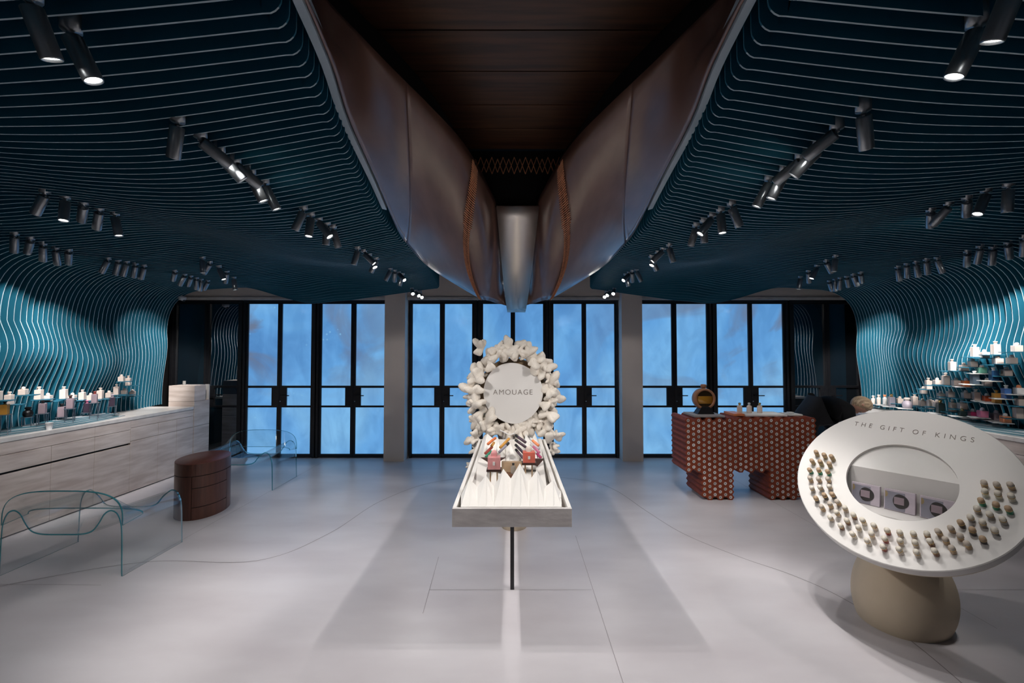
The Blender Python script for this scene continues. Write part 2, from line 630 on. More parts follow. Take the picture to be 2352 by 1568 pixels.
# enclosing shell
MB().box((-6.0, -2.3, 0), (-5.85, 7.2, 3.7)).build('wall_left', 'dark_back', kind='structure')
wall_left = bpy.data.objects['wall_left']
MB().box((5.85, -2.3, 0), (6.0, 7.2, 3.7)).build('wall_right', 'dark_back', kind='structure')
wall_right = bpy.data.objects['wall_right']
MB().box((-5.85, -2.3, 0), (5.85, -2.2, 3.7)).build('wall_front', 'plaster_room', kind='structure')
ceiling = MB().box((-5.85, -2.2, 3.6), (5.85, 7.2, 3.7)).build('ceiling', 'dark_back', kind='structure')
wall_back = MB().box((-5.85, 7.0, 0), (5.85, 7.2, 3.6)).box((-5.85, 6.72, 2.53), (5.85, 6.99, 3.6)).build('wall_back', 'plaster', kind='structure')
MB().box((-5.4, 6.695, 2.515), (5.5, 6.719, 2.56)).build('trim_1', 'plaster_light', kind='structure')
for n, (x0, x1) in enumerate(((-1.985, -1.666), (1.71, 2.03))):
    MB().box((x0, 6.57, 0), (x1, 6.99, 3.2)).build('wall_pillar', 'plaster', wall_back)

# ---------------------------------------------------- glazed double doors
ZR = [(1.147, 2.462), (0.83, 1.112), (0.06, 0.80)]
PANES = [(-5.41, -4.95), (-4.87, -4.41), (-4.243, -3.77), (-3.70, -3.23), (-3.06, -2.59), (-2.51, -2.05),
         (-1.60, -1.163), (-1.083, -0.643), (-0.466, -0.022), (0.05, 0.50), (0.668, 1.122), (1.195, 1.649),
         (2.095, 2.566), (2.65, 3.13), (3.30, 3.80), (3.87, 4.36), (4.54, 5.03), (5.11, 5.56)]
for k in range(9):
    a, b = PANES[2 * k], PANES[2 * k + 1]
    pillar_l = {3: 0.04, 6: 0.06}.get(k, 0.075)
    xl = a[0] - pillar_l
    xr = b[1] + {2: 0.055, 5: 0.05}.get(k, 0.075)
    mb = MB()
    mb.box((xl, YB - 0.05, 0), (xl + 0.035, YB + 0.06, 2.52))
    mb.box((xr - 0.035, YB - 0.05, 0), (xr, YB + 0.06, 2.52))
    mb.box((xl + 0.035, YB - 0.05, 2.478), (xr - 0.035, YB + 0.06, 2.52))
    door = mb.build('door_%d' % (k + 1), 'black_metal', kind='structure')
    for side, (p0, p1) in enumerate((a, b)):
        x0 = xl + 0.038 if side == 0 else (a[1] + b[0]) / 2 + 0.002
        x1 = (a[1] + b[0]) / 2 - 0.002 if side == 0 else xr - 0.038
        lock = 0.085
        m0, m1 = (p0, p1 - lock) if side == 0 else (p0 + lock, p1)
        lf = MB()
        y0, y1 = YB - 0.03, YB + 0.03
        lf.box((x0, y0, 0.012), (p0, y1, 2.475))
        lf.box((p1, y0, 0.012), (x1, y1, 2.475))
        for z0, z1 in ((0.012, 0.06), (0.80, 0.83), (1.112, 1.147), (2.462, 2.475)):
            lf.box((p0, y0, z0), (p1, y1, z1))
        if side == 0:
            lf.box((m1, y0, 0.83), (p1, y1, 1.112))
        else:
            lf.box((p0, y0, 0.83), (m0, y1, 1.112))
        leaf = lf.build('door_leaf', 'black_metal', door)
        dark = k in (0, 8)
        for (z0, z1), (q0, q1) in zip(ZR, ((p0, p1), (m0, m1), (p0, p1))):
            MB().box((q0, YB - 0.006, z0), (q1, YB + 0.006, z1)).build('pane', 'dark_pane' if dark else 'blue_screen', leaf)
        hx = p1 - 0.02 if side == 0 else p0 + 0.02
        if side == 1:
            MB().bbox((hx - 0.02, YB - 0.085, 0.985), (hx + 0.13, YB - 0.07, 1.0), 0.003).box((hx - 0.012, YB - 0.085, 0.985), (hx + 0.003, YB - 0.03, 1.0)).build('door_handle', 'black_metal', leaf)
            MB().lathe([(0.012, 0), (0.012, 0.012), (0.006, 0.016)], 10, Matrix.Translation((hx - 0.03, YB - 0.03, 0.9)) @ Matrix.Rotation(PI / 2, 4, 'X')).build('door_lock', 'steel', leaf)
# fixed fillers between the door frames and the room behind the clear end doors
MB().box((-5.85, YB + 0.1, 0), (5.85, YB + 0.11, 2.53)).build('wall_back_filler', 'void_black', wall_back)

# ---------------------------------------------------- ceiling surface (heights above eye level)
CP = np.array([(-0.72, 1.29, 1.07), (-0.77, 1.65, 1.07), (-0.92, 2.63, 1.07), (-1.01, 3.4, 1.07), (-1.0, 4.2, 1.065), (-1.1, 5.2, 1.06),
               (-1.32, 6.35, 0.962), (-1.565, 1.291, 0.989), (-1.86, 1.535, 0.954), (-2.23, 1.84, 0.937), (-2.6, 2.144, 0.965),
               (-3.04, 2.51, 1.01), (-3.26, 2.69, 1.02), (-3.56, 2.935, 0.986), (-3.85, 3.18, 0.962), (-4.07, 3.36, 0.955),
               (-1.66, 1.839, 0.938), (-1.826, 2.022, 0.9255), (-1.99, 2.204, 0.920), (-2.155, 2.387, 0.928),
               (-2.35, 2.15, 0.94), (-2.22, 2.51, 0.925), (-2.17, 2.78, 0.925), (-1.9, 3.5, 0.94),
               (-1.254, 2.996, 0.9946), (-1.405, 3.36, 0.979), (-1.53, 3.667, 0.963), (-1.635, 3.91, 0.959), (-1.84, 4.4, 0.96),
               (-2.3, 5.5, 1.06), (-2.42, 5.8, 1.04), (-2.55, 6.1, 0.92), (-2.66, 6.35, 0.79),
               (-2.87, 3.18, 1.01), (-2.81, 3.52, 1.025), (-2.79, 3.93, 1.04), (-2.7, 4.4, 1.055), (-2.62, 5.15, 1.08),
               (-2.46, 6.35, 0.80), (-2.985, 6.35, 0.753), (-3.51, 6.35, 0.864), (-4.0, 6.35, 0.995), (-4.3, 6.35, 0.985),
               (-4.0, 3.6, 0.945), (-4.05, 4.2, 0.95), (-4.05, 4.8, 0.955), (-4.1, 5.4, 0.965), (-4.1, 5.9, 0.98),
               (-3.5, 4.2, 0.985), (-3.4, 5.0, 0.985), (-3.4, 5.7, 0.94), (-4.35, 4.0, 0.92), (-4.4, 5.0, 0.94), (-4.45, 5.8, 0.965),
               (-1.5, 5.3, 1.02), (-1.7, 6.0, 0.97), (-4.3, 1.2, 0.97), (-3.3, 1.2, 0.96), (-2.4, 1.2, 0.93), (-4.3, 2.3, 0.98)])


def tps_fit(C):
    n = len(C)
    X = C[:, :2]
    d = np.sqrt(((X[:, None] - X[None]) ** 2).sum(-1)) + 1e-9
    K = d * d * np.log(d) + np.eye(n) * 0.003
    Pm = np.hstack([np.ones((n, 1)), X])
    A = np.block([[K, Pm], [Pm.T, np.zeros((3, 3))]])
    s = np.linalg.solve(A, np.concatenate([C[:, 2], np.zeros(3)]))
    return X, s[:n], s[n:]


TX, TW, TA = tps_fit(CP)


def Hc(x, y):
    """ceiling height above the eye, for x < 0 half"""
    x = -abs(x)
    y = max(1.2, min(6.35, y))
    d = np.sqrt(((TX - np.array([x, y])) ** 2).sum(-1)) + 1e-9
    return float((d * d * np.log(d)) @ TW + TA[0] + TA[1] * x + TA[2] * y)


XE = [(0.3, 0.62), (1.29, 0.72), (1.65, 0.77), (2.1, 0.84), (2.63, 0.92), (3.4, 1.013), (3.85, 1.02), (4.2, 1.0), (4.8, 1.02), (5.5, 1.05), (6.4, 1.1)]


def lerp(tab, t):
    if t <= tab[0][0]:
        return tab[0][1]
    for (a, va), (b, vb) in zip(tab, tab[1:]):
        if t <= b:
            return va + (vb - va) * (t - a) / (b - a)
    return tab[-1][1]


WB = [(0.5, 0.0), (0.9, -0.07), (1.1, -0.055), (1.3, -0.005), (1.45, 0.055), (1.6, 0.10), (1.72, 0.095), (1.88, 0.045), (2.05, 0.01), (2.25, 0.0), (3, 0)]


_wz = [a for a, b in WB]
_wt = smooth([(a, b) for a, b in WB], 8)


def wbulge(z):
    return float(np.interp(z, [q[0] for q in _wt], [q[1] for q in _wt]))


def Xw(z, y, sgn):
    """distance of the fin edge from the centre plane at height z"""
    base = 4.80 + 0.165 * (max(3.5, y) - 3.9)
    amp = max(0.12, 1 - max(0, (y - 4.3) / 2.0) ** 2)
    wob = 0.03 * math.sin(2 * PI * (y + 0.45 * z * sgn) / 1.05 + (0.8 if sgn < 0 else 2.1))
    ph = 0.10 * math.sin(2 * PI * y / 2.3 + (0 if sgn < 0 else 1.3))
    env = min(1, max(0, (2.2 - z) / 0.7))
    env = env * env * (3 - 2 * env)
    return base - wbulge(z + ph) * amp * 1.15 - wob * env


S_RIB, Y_R1 = 0.0609, 1.291
RIB_T, RIB_D = 0.0062, 0.17


def rib_path(y, sgn):
    pts = []
    xe = lerp(XE, y) + (0.08 if sgn > 0 else 0.0)
    h0 = Hc(xe + 0.07, y)
    ztop = EYE + 1.07 + 0.16
    pts += [(xe, ztop), (xe, EYE + h0 + 0.05)]
    for k in range(1, 5):
        a = k / 5 * PI / 2
        pts.append((xe + 0.05 * (1 - math.cos(a)), EYE + h0 + 0.05 * (1 - math.sin(a))))
    xc = Xw(2.2, y, sgn) - 0.62
    n = 30
    for k in range(n + 1):
        x = xe + 0.06 + (xc - xe - 0.06) * k / n
        pts.append((x, EYE + Hc(x, y)))
    # arch over to the wall
    x0, z0 = pts[-1]
    sl = (pts[-1][1] - pts[-2][1]) / (pts[-1][0] - pts[-2][0])
    sl = max(-0.35, min(0.1, sl))
    zs = 1.98
    x3 = Xw(zs, y, sgn)
    p1 = (x0 + 0.42, z0 + sl * 0.42)
    p2 = (x3 + 0.0, zs + 0.42)
    for k in range(1, 15):
        t = k / 14
        b0, b1, b2, b3 = (1 - t) ** 3, 3 * t * (1 - t) ** 2, 3 * t * t * (1 - t), t ** 3
        pts.append((b0 * x0 + b1 * p1[0] + b2 * p2[0] + b3 * x3, b0 * z0 + b1 * p1[1] + b2 * p2[1] + b3 * zs))
    for k in range(1, 37):
        z = zs - (zs - 0.905) * k / 36
        pts.append((Xw(z, y, sgn), z))
    return pts


nrib = 0
for sgn in (-1, 1):
    for i in range(-11, 84):
        y = Y_R1 + i * S_RIB
        pts = rib_path(y, sgn)
        mb = MB()
        vs = []
        N = len(pts)
        for k, (x, z) in enumerate(pts):
            xa, za = pts[max(k - 1, 0)]
            xb, zb = pts[min(k + 1, N - 1)]
            tx, tz = xb - xa, zb - za
            L = math.hypot(tx, tz) or 1
            nx, nz = -tz / L, tx / L          # points up / outward
            dep = RIB_D
            if k < 6:
                qx, qz = x + 0.06, max(z, EYE + 1.23) if k == 0 else z + 0.17
                qz = min(qz, EYE + 1.25)
            else:
                qx, qz = x + nx * dep, z + nz * dep
            for yy in (y - RIB_T / 2, y + RIB_T / 2):
                vs.append((sgn * x, yy, z))
            for yy in (y - RIB_T / 2, y + RIB_T / 2):
                vs.append((sgn * qx, yy, qz))
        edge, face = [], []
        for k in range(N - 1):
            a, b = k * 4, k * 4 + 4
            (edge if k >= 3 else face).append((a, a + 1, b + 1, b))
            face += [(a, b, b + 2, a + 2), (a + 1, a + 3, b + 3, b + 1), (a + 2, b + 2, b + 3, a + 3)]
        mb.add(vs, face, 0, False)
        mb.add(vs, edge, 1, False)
        mb.build('rib', ['teal', 'rib_edge'], ceiling)
        nrib += 1
# dark boards closing the cavity above the ribs
for sgn in (-1, 1):
    MB().box((min(sgn * 0.95, sgn * 5.8), 0.2, 3.12), (max(sgn * 0.95, sgn * 5.8), 6.68, 3.16)).build('ceiling_board', 'dark_back', ceiling)
# closing panel behind the fins
for sgn, wl in ((-1, wall_left), (1, wall_right)):
    P = [[(sgn * (5.02 + 0.165 * (max(3.5, y) - 3.9) + 0.18), y, z) for z in (0.0, 1.0, 2.0, 2.75)] for y in np.linspace(0.3, 6.5, 12)]
    MB().grid(P, sm=False).build('fin_backing', 'teal', wl)


def ceil_hit(u, v):
    r = ray(u, v)
    t = 0.8
    while t < 9:
        p = CAM + r * t
        if p.y > 0.9 and p.z > EYE + Hc(p.x, p.y) and abs(p.x) < 4.7:
            return p
        t += 0.01
    return CAM + r * (970 * 0.95 / (812 - v))


# ---------------------------------------------------- central hull, void and keel
HX0 = 0.04
OUT = [(702, -6, 1.12), (765, 150, 1.12), (805, 280, 1.12), (865, 415, 1.10), (912, 525, 1.065), (940, 565, 1.05), (985, 612, 0.955), (1060, 660, 0.74),
       (1103, 684, 0.62), (1125, 690, 0.597), (1140, 695, 0.573), (1152, 698, 0.558), (1163, 702, 0.539)]
INN = [(742, -6, 1.40), (790, 45, 1.40), (830, 85, 1.40), (870, 125, 1.40), (905, 160, 1.40), (942, 197, 1.40), (985, 240, 1.40), (1050, 310, 1.40),
       (1092, 372, 1.39), (1122, 430, 1.36), (1140, 475, 1.29), (1150, 570, 1.10), (1160, 690, 0.60)]


def hp(u, v, h):
    return atY(u, v, 970 * h / (812 - v))


outer = smooth([tuple(hp(*p)) for p in OUT], 4)
inner = smooth([tuple(hp(*p)) for p in INN], 4)
# carry the hull on over the camera
f0, f1 = Vector(outer[0]), Vector(inner[0])
outer = [(f0.x + 0.13, 0.3, f0.z), (f0.x + 0.07, 0.8, f0.z)] + outer
inner = [(f1.x - 0.10, 0.3, f1.z), (f1.x - 0.06, 0.9, f1.z)] + inner
NT = 15


def hull_pt(i, t):
    a, b = Vector(outer[i]), Vector(inner[i])
    p = a.lerp(b, t)
    d = (b - a)
    j0, j1 = max(i - 1, 0), min(i + 1, len(outer) - 1)
    along = Vector(outer[j1]).lerp(Vector(inner[j1]), t) - Vector(outer[j0]).lerp(Vector(inner[j0]), t)
    n = d.cross(along)
    if n.length < 1e-9:
        return p
    n.normalize()
    if n.z > 0:
        n = -n
    return p + n * (0.13 * d.length * (t * (1 - t)) ** 0.8 * min(1.0, (len(outer) - 1 - i) / 16))


def hull_f(fi, t):
    i = max(0, min(len(outer) - 2, int(fi)))
    return hull_pt(i, t).lerp(hull_pt(i + 1, t), fi - i)


def mx_(p, s):
    return Vector((2 * HX0 - p[0], p[1], p[2])) if s > 0 else Vector(p)


for s in (-1, 1):
    side = 'left' if s < 0 else 'right'
    hr = root('hull_panel', (s * 0.9 + HX0, 2.5, 2.7), 'glossy brown curved hull shell hanging over the %s of the centre table' % side, 'ceiling shell', 'two halves of the hanging hull', world=True)
    NI = len(outer)
    cut = next(i for i in range(NI) if inner[i][1] > hp(916, 180, 1.40)[1])
    for a, b in ((0, cut), (cut, NI - 1)):
        P = [[mx_(hull_pt(i, t / NT), s) for t in range(NT + 1)] for i in range(a, b + 1)]
        mbh = MB().grid(P)
        ob = mbh.build('hull_skin', 'leather', hr)
        sol = ob.modifiers.new('thick', 'SOLIDIFY')
        sol.thickness = 0.012
        sol.offset = 0
    MB().tube([mx_(hull_pt(cut, t / 20), s) for t in range(21)], 0.003, 4).build('panel_joint', 'gap_black', hr)
    # laced seam: two rolled lips plus stitches
    si = next(i for i in range(NI) if inner[i][1] >= hp(1092, 372, 1.39)[1] - 1e-6)
    lipA, lipB, cen = [], [], []
    for t in range(41):
        fi = si - 2.7 * math.sin(PI * (t / 40) ** 0.8)
        p = hull_f(fi, 1 - t / 40)
        q = hull_f(fi + 0.5, 1 - t / 40)
        al = (q - p).normalized()
        wdt = 0.030 - 0.016 * t / 40
        cen.append(p + Vector((0, -0.012, -0.014)))
        lipA.append(p - al * wdt + Vector((0, -0.012, -0.012)))
        lipB.append(p + al * wdt + Vector((0, -0.012, -0.012)))
    MB().tube([mx_(p, s) for p in cen], 0.005, 5).build('seam_line', 'gap_black', hr)
    MB().tube([mx_(p, s) for p in lipA], 0.005, 6).build('seam_lip', 'copper', hr)
    MB().tube([mx_(p, s) for p in lipB], 0.005, 6).build('seam_lip', 'copper', hr)
    for k in range(1, 80):
        f = k / 80 * 40
        i0 = min(int(f), 39)
        fr = f - i0
        A = lipA[i0].lerp(lipA[i0 + 1], fr)
        B = lipB[i0].lerp(lipB[i0 + 1], fr)
        dn = Vector((0, -0.014, -0.016)) * (1.0 if k < 60 else 0.6)
        ex = (A - B) * (0.55 if k < 30 else 0.25)
        MB().tube([mx_(A + ex + Vector((0, -0.012, 0.0)), s), mx_((A + B) / 2 + dn, s), mx_(B - ex + Vector((0, -0.012, -0.02)), s)], 0.0048, 4).build('stitch', 'copper', hr)
# pale strips where ribs meet the hull
for s in (-1, 1):
    pts = [Vector(p) for p in outer[:17]]
    P = []
    for p in pts:
        q = mx_(p, s)
        P.append([q + Vector((s * 0.010, 0, -0.012)), q + Vector((s * 0.046, 0, -0.002)), q + Vector((s * 0.055, 0, 0.06)), q + Vector((s * 0.01, 0, 0.06)), q + Vector((s * 0.010, 0, -0.012))])
    MB().grid(P, sm=False).build('trim_%d' % (2 if s < 0 else 3), 'trim_grey', kind='structure')

# dark plank soffit of the void
void = MB().box((-1.6, 0.0, 3.47), (1.7, 3.75, 3.50)).build('ceiling_void', 'void_black', kind='structure')
yy = 0.05
widths = [0.3, 0.34, 0.3, 0.36, 0.32, 0.31, 0.30, 0.34, 0.36, 0.32, 0.34]
for wd in widths:
    if yy + wd > 3.7:
        break
    MB().bbox((-1.55, yy, 3.44), (1.65, yy + wd - 0.008, 3.468), 0.003).build('plank', 'plank', void)
    yy += wd
MB().box((-1.55, 3.66, EYE + 1.285), (1.65, 3.74, 3.44)).build('end_board', 'void_black', void)
# closing cheeks between hull top edge and soffit
for s in (-1, 1):
    lo, hi = [], []
    for p in inner[:46]:
        q = mx_(p, s)
        lo.append(q + Vector((s * 0.02, 0.01, 0.0)))
        hi.append(Vector((q.x + s * 0.25, q.y, 3.47)))
    MB().grid([lo, hi], sm=False).build('void_cheek', 'void_black', void)
# keel: polished metal strip between the two hull halves
K = []
for j in range(13):
    t = j / 12
    y = 3.62 + (4.86 - 3.62) * t
    h = 1.285 - 0.79 * (1 - (1 - t) ** 1.3)
    hw = 0.185 + (0.103 - 0.185) * t
    K.append((y, h, hw))
keel = MB()
P = [[Vector((0.05 - hw, y, EYE + h)), Vector((0.05 + hw, y, EYE + h))] for y, h, hw in K]
keel.grid(P)
ob = keel.build('keel_strip', 'mirror_steel', label='polished metal keel strip between the two brown hull halves', cat='keel')
sol = ob.modifiers.new('thick', 'SOLIDIFY')
sol.thickness = 0.02
sol.offset = -1
# lacing across the void
lac = root('lacing', (HX0, 3.3, 3.1), 'thin copper lacing zigzagging across the dark void between hull halves', 'lacing', world=True)
for ph in (0, 1):
    nz_ = 15
    for k in range(nz_):
        xa = HX0 - 0.33 + 0.66 * k / nz_
        xb = HX0 - 0.33 + 0.66 * (k + 1) / nz_
        up = (k + ph) % 2
        z0 = EYE + 1.48 + (0.06 if up else -0.06)
        z1 = EYE + 1.48 + (-0.06 if up else 0.06)
        yq = 3.27 + 0.03 * ph
        MB().tube([(xa, yq, z0), (xb, yq, z1)], 0.0038, 4).build('wire', 'copper', lac)

# ================================================================== spotlights
N_LIGHT = [0]


def make_spot_meshes():
    body = MB().lathe([(0.024, 0.0), (0.027, -0.004), (0.027, -0.128), (0.0255, -0.132), (0.0235, -0.132), (0.0225, -0.124)], 16)
    lens = MB().lathe([(0.0, -0.1245), (0.023, -0.1245)], 16)
    mount = MB().lathe([(0.027, 0.05), (0.027, -0.008), (0.010, -0.010), (0.010, -0.022)], 14)
    yoke = MB().box((-0.004, -0.011, -0.03), (0.004, 0.011, 0.0))
    return (body.mesh('lamp_body', 'spot_black'), lens.mesh('lens', 'lamp_glow'), mount.mesh('mount', 'spot_black'), yoke.mesh('yoke', 'spot_black'))


SB, SL, SM, SY = make_spot_meshes()


def spotlight(p, target, label, group, power, size=44, color=(1.0, 0.965, 0.94), blend=0.55, sc=1.0, lit=True):
    p = Vector(p)
    o = root('ceiling_spotlight', p, label, 'spotlight', group)
    piv = Vector((0, 0, -0.022 * sc))
    d = (Vector(target) - (p + piv)).normalized()
    q = d.to_track_quat('-Z', 'Y').to_matrix().to_4x4()
    Ms = Matrix.Scale(sc, 4)
    put('mount', SM, o, Ms)
    M = Matrix.Translation(piv + d * 0.006) @ q @ Ms
    put('yoke', SY, o, Matrix.Translation(piv) @ q @ Ms)
    b = put('lamp_body', SB, o, M)
    if lit:
        put('lens', SL, b)
    if power:
        l = bpy.data.lights.new('spot', 'SPOT')
        l.energy = power
        l.spot_size = R(size)
        l.spot_blend = blend
        l.color = color
        l.shadow_soft_size = 0.008
        lo = bpy.data.objects.new('spot_beam', l)
        COL.objects.link(lo)
        lo.parent = o
        lo.matrix_local = Matrix.Translation(piv + d * 0.145 * sc) @ q
        N_LIGHT[0] += 1


def spot_row(pts, targets, desc, power, size=44, sc=1.0, **kw):
    for i, (u, v) in enumerate(pts):
        p = ceil_hit(u, v)
        t = targets[i % len(targets)] if isinstance(targets, list) else targets(p, i)
        pw = power[i % len(power)] if isinstance(power, list) else power
        spotlight(p, t, '%s spotlight from the camera in the %s' % (ORD[i], desc), desc, pw, size[i] if isinstance(size, list) else size, sc=sc, **kw)


for s in (-1, 1):
    side = 'left' if s < 0 else 'right'

    near = [(70, -8), (163, 65)] if s < 0 else [(2335, -60), (2245, 52)]
    spot_row(near, [(s * 1.1, 2.2, 0), (-0.4, 1.9, 0) if s < 0 else (0.5, 1.9, 0)], 'near %s ceiling pair at the photo edge' % side, SPOT_W['floor'], 58)
    rowA = [(408, 275), (460, 312), (503, 345), (540, 370), (575, 395), (607, 418)] if s < 0 else [(1983, 250), (1922, 292), (1880, 333), (1840, 360), (1803, 388), (1768, 410)]
    tA = [(s * 0.0, 3.6, 0.8), (s * -0.1, 4.3, 1.2), (0, 3.2, 0.8), (0, 4.4, 1.25), (s * 0.3, 3.0, 0.0), (s * 0.3, 3.2, 0.0)]
    if s > 0:
        tA[0] = (2.2, 2.45, 0.93)
    else:
        tA[0] = (-2.4, 2.6, 0)
    spot_row(rowA, tA, 'front %s ceiling row beside the hull' % side, [SPOT_W['floor'] * 1.2] + [SPOT_W['table']] * 3 + [SPOT_W['key']] * 2, [46, 46, 46, 46, 112, 112])
    rowB = [(697, 478), (714, 493), (732, 503), (751, 513), (765, 521)] if s < 0 else [(1680, 468), (1655, 483), (1635, 495), (1616, 507), (1599, 517)]
    tB = [(s * 2.6, 2.9, 0), (s * 1.5, 2.6, 0), (0, 3.0, 0.8), (s * 1.8, 3.8, 0), (s * 1.0, 4.5, 0)]
    spot_row(rowB, tB, 'second %s ceiling row beside the hull' % side, SPOT_W['floor'], 56)
    rowC = [(822, 570), (836, 577), (848, 585), (865, 594)] if s < 0 else [(1537, 563), (1523, 571), (1511, 579), (1496, 589)]
    spot_row(rowC, [(s * 2.2, 4.0, 0), (0, 4.2, 1.2), (s * 0.3, 3.7, 0.8), (s * 2.7, 4.9, 0.4)], 'third %s ceiling row beside the hull' % side, SPOT_W['soft'], 50)
    rowD = [(897, 617), (907, 621), (916, 625), (925, 629)] if s < 0 else [(1462, 619), (1452, 622), (1445, 626), (1437, 630)]
    spot_row(rowD, [(s * 2.8, 5.2, 0), (s * 1.85, 6.57, 1.2), (0, 4.4, 1.2), (s * 2.3, 5.6, 0)], 'fourth %s ceiling row beside the hull' % side, SPOT_W['soft'] * 0.6, 46)
    rowE = [(946, 662), (955, 668), (965, 672)] if s < 0 else [(1411, 662), (1402, 667), (1393, 671)]
    spot_row(rowE, [(s * 0.4, 3.4, 0.6), (0, 4.3, 1.2), (0.2 * s, 4.0, 1.0)], 'last %s ceiling row beside the hull' % side, SPOT_W['soft'] * 0.6, 40)
    rowF = [(103, 440), (150, 453), (192, 467), (228, 480), (264, 491)] if s < 0 else [(2316, 425), (2265, 438), (2221, 454), (2179, 468), (2138, 482)]
    if s < 0:
        tF = [(-4.3, 2.9, 0.5), (-2.6, 2.3, 0), (-4.75, 4.4, 1.1), (-4.45, 4.2, 0.5), (-2.4, 3.2, 0)]
    else:
        tF = [(3.2, 2.9, 0.0), (1.7, 2.6, 0.0), (4.75, 4.5, 1.2), (2.8, 4.8, 0.9), (4.75, 4.9, 1.1)]
    spot_row(rowF, tF, 'front row on the middle of the %s ceiling' % side, SPOT_W['floor'], 50)
    rowJ = [(465, 592), (482, 602), (503, 612), (521, 623), (537, 637)] if s < 0 else [(1919, 588), (1898, 599), (1877, 610), (1857, 622), (1839, 635)]
    tJ = [(s * 3.2, 4.6, 0.4), (s * 4.8, 5.2, 1.1), (s * 2.6, 4.9, 0.9), (s * 4.4, 6.1, 0.9), (s * 3.2, 5.5, 0)]
    spot_row(rowJ, tJ, 'back row on the middle of the %s ceiling' % side, SPOT_W['soft'], 44)
    rowG = [(34, 537), (70, 548), (99, 560), (128, 570), (158, 574)] if s < 0 else [(2352, 545), (2315, 558), (2280, 568), (2251, 566), (2222, 578)]
    tG = [(s * 4.75, 4.0, 1.0), (s * 4.95, 4.1, 1.7), (s * 4.75, 4.3, 1.0), (s * 4.7, 4.6, 1.0), (s * 4.95, 4.7, 1.5)]
    spot_row(rowG, tG, 'front row over the %s wall display' % side, [SPOT_W['product'], SPOT_W['wall'], SPOT_W['product'], SPOT_W['product'], SPOT_W['wall']], 50)
    rowH = [(248, 594), (272, 598), (291, 601), (311, 606), (331, 610)] if s < 0 else [(2153, 592), (2128, 596), (2104, 602), (2083, 606), (2062, 613)]
    tH = [(s * 4.8, 4.2, 1.1), (s * 4.85, 4.8, 1.1), (s * 4.7, 4.6, 0.9), (s * 4.9, 5.2, 1.1), (s * 4.8, 5.0, 1.0)]
    spot_row(rowH, tH, 'middle row over the %s wall display' % side, SPOT_W['product'], 46)
    rowI = [(402, 622), (424, 630), (438, 634), (451, 638), (462, 641), (477, 644)] if s < 0 else [(1977, 626), (1960, 630), (1945, 635), (1930, 638), (1918, 641), (1905, 645)]
    tI = [(s * 5.1, 6.0, 1.6), (s * 5.0, 5.5, 1.25), (s * 5.05, 6.1, 1.5), (s * 4.6, 6.2, 1.0), (s * 4.6, 5.9, 0.8), (s * 5.1, 6.25, 1.5)]
    spot_row(rowI, tI, 'back row over the %s wall display' % side, [SPOT_W['wall'], SPOT_W['product'], SPOT_W['wall'], SPOT_W['product'], SPOT_W['product'], SPOT_W['wall']], 46)
    rowK = [(640, 680), (651, 684)] if s < 0 else [(1728, 681), (1714, 685)]
    spot_row(rowK, [(s * 2.4, 5.0, 0), (s * 3.4, 5.0, 0.5)], 'low back pair of the %s ceiling' % side, SPOT_W['soft'] * 0.5, 44)

# added unseen fill lamps behind the camera, bouncing light onto the rib faces
k = 0
for y in (-1.5, -0.6, 0.25):
    for x in (-3.6, -1.9, 1.9, 3.6):
        spotlight((x, y, 3.548), (x, y - 0.1, 0), '%s added fill spotlight on the plain ceiling behind the camera' % ORD[k], 'added fill spotlights', SPOT_W['rear_fill'], 80)
        k += 1
# security camera
p = Vector((-4.96, 6.33, EYE + 0.84))
sc_ = root('security_camera', p, 'small white dome camera on the ribbed arch at back left', 'camera')
MB().lathe([(0.0, 0.03), (0.045, 0.03), (0.055, 0.0), (0.05, -0.03), (0.036, -0.035)], 18, Matrix.Rotation(0.5, 4, 'Y')).build('housing', 'cam_white', sc_)
MB().ico((0.012, 0, -0.03), (0.033, 0.033, 0.033), 2).build('dome', 'blackglass', sc_)

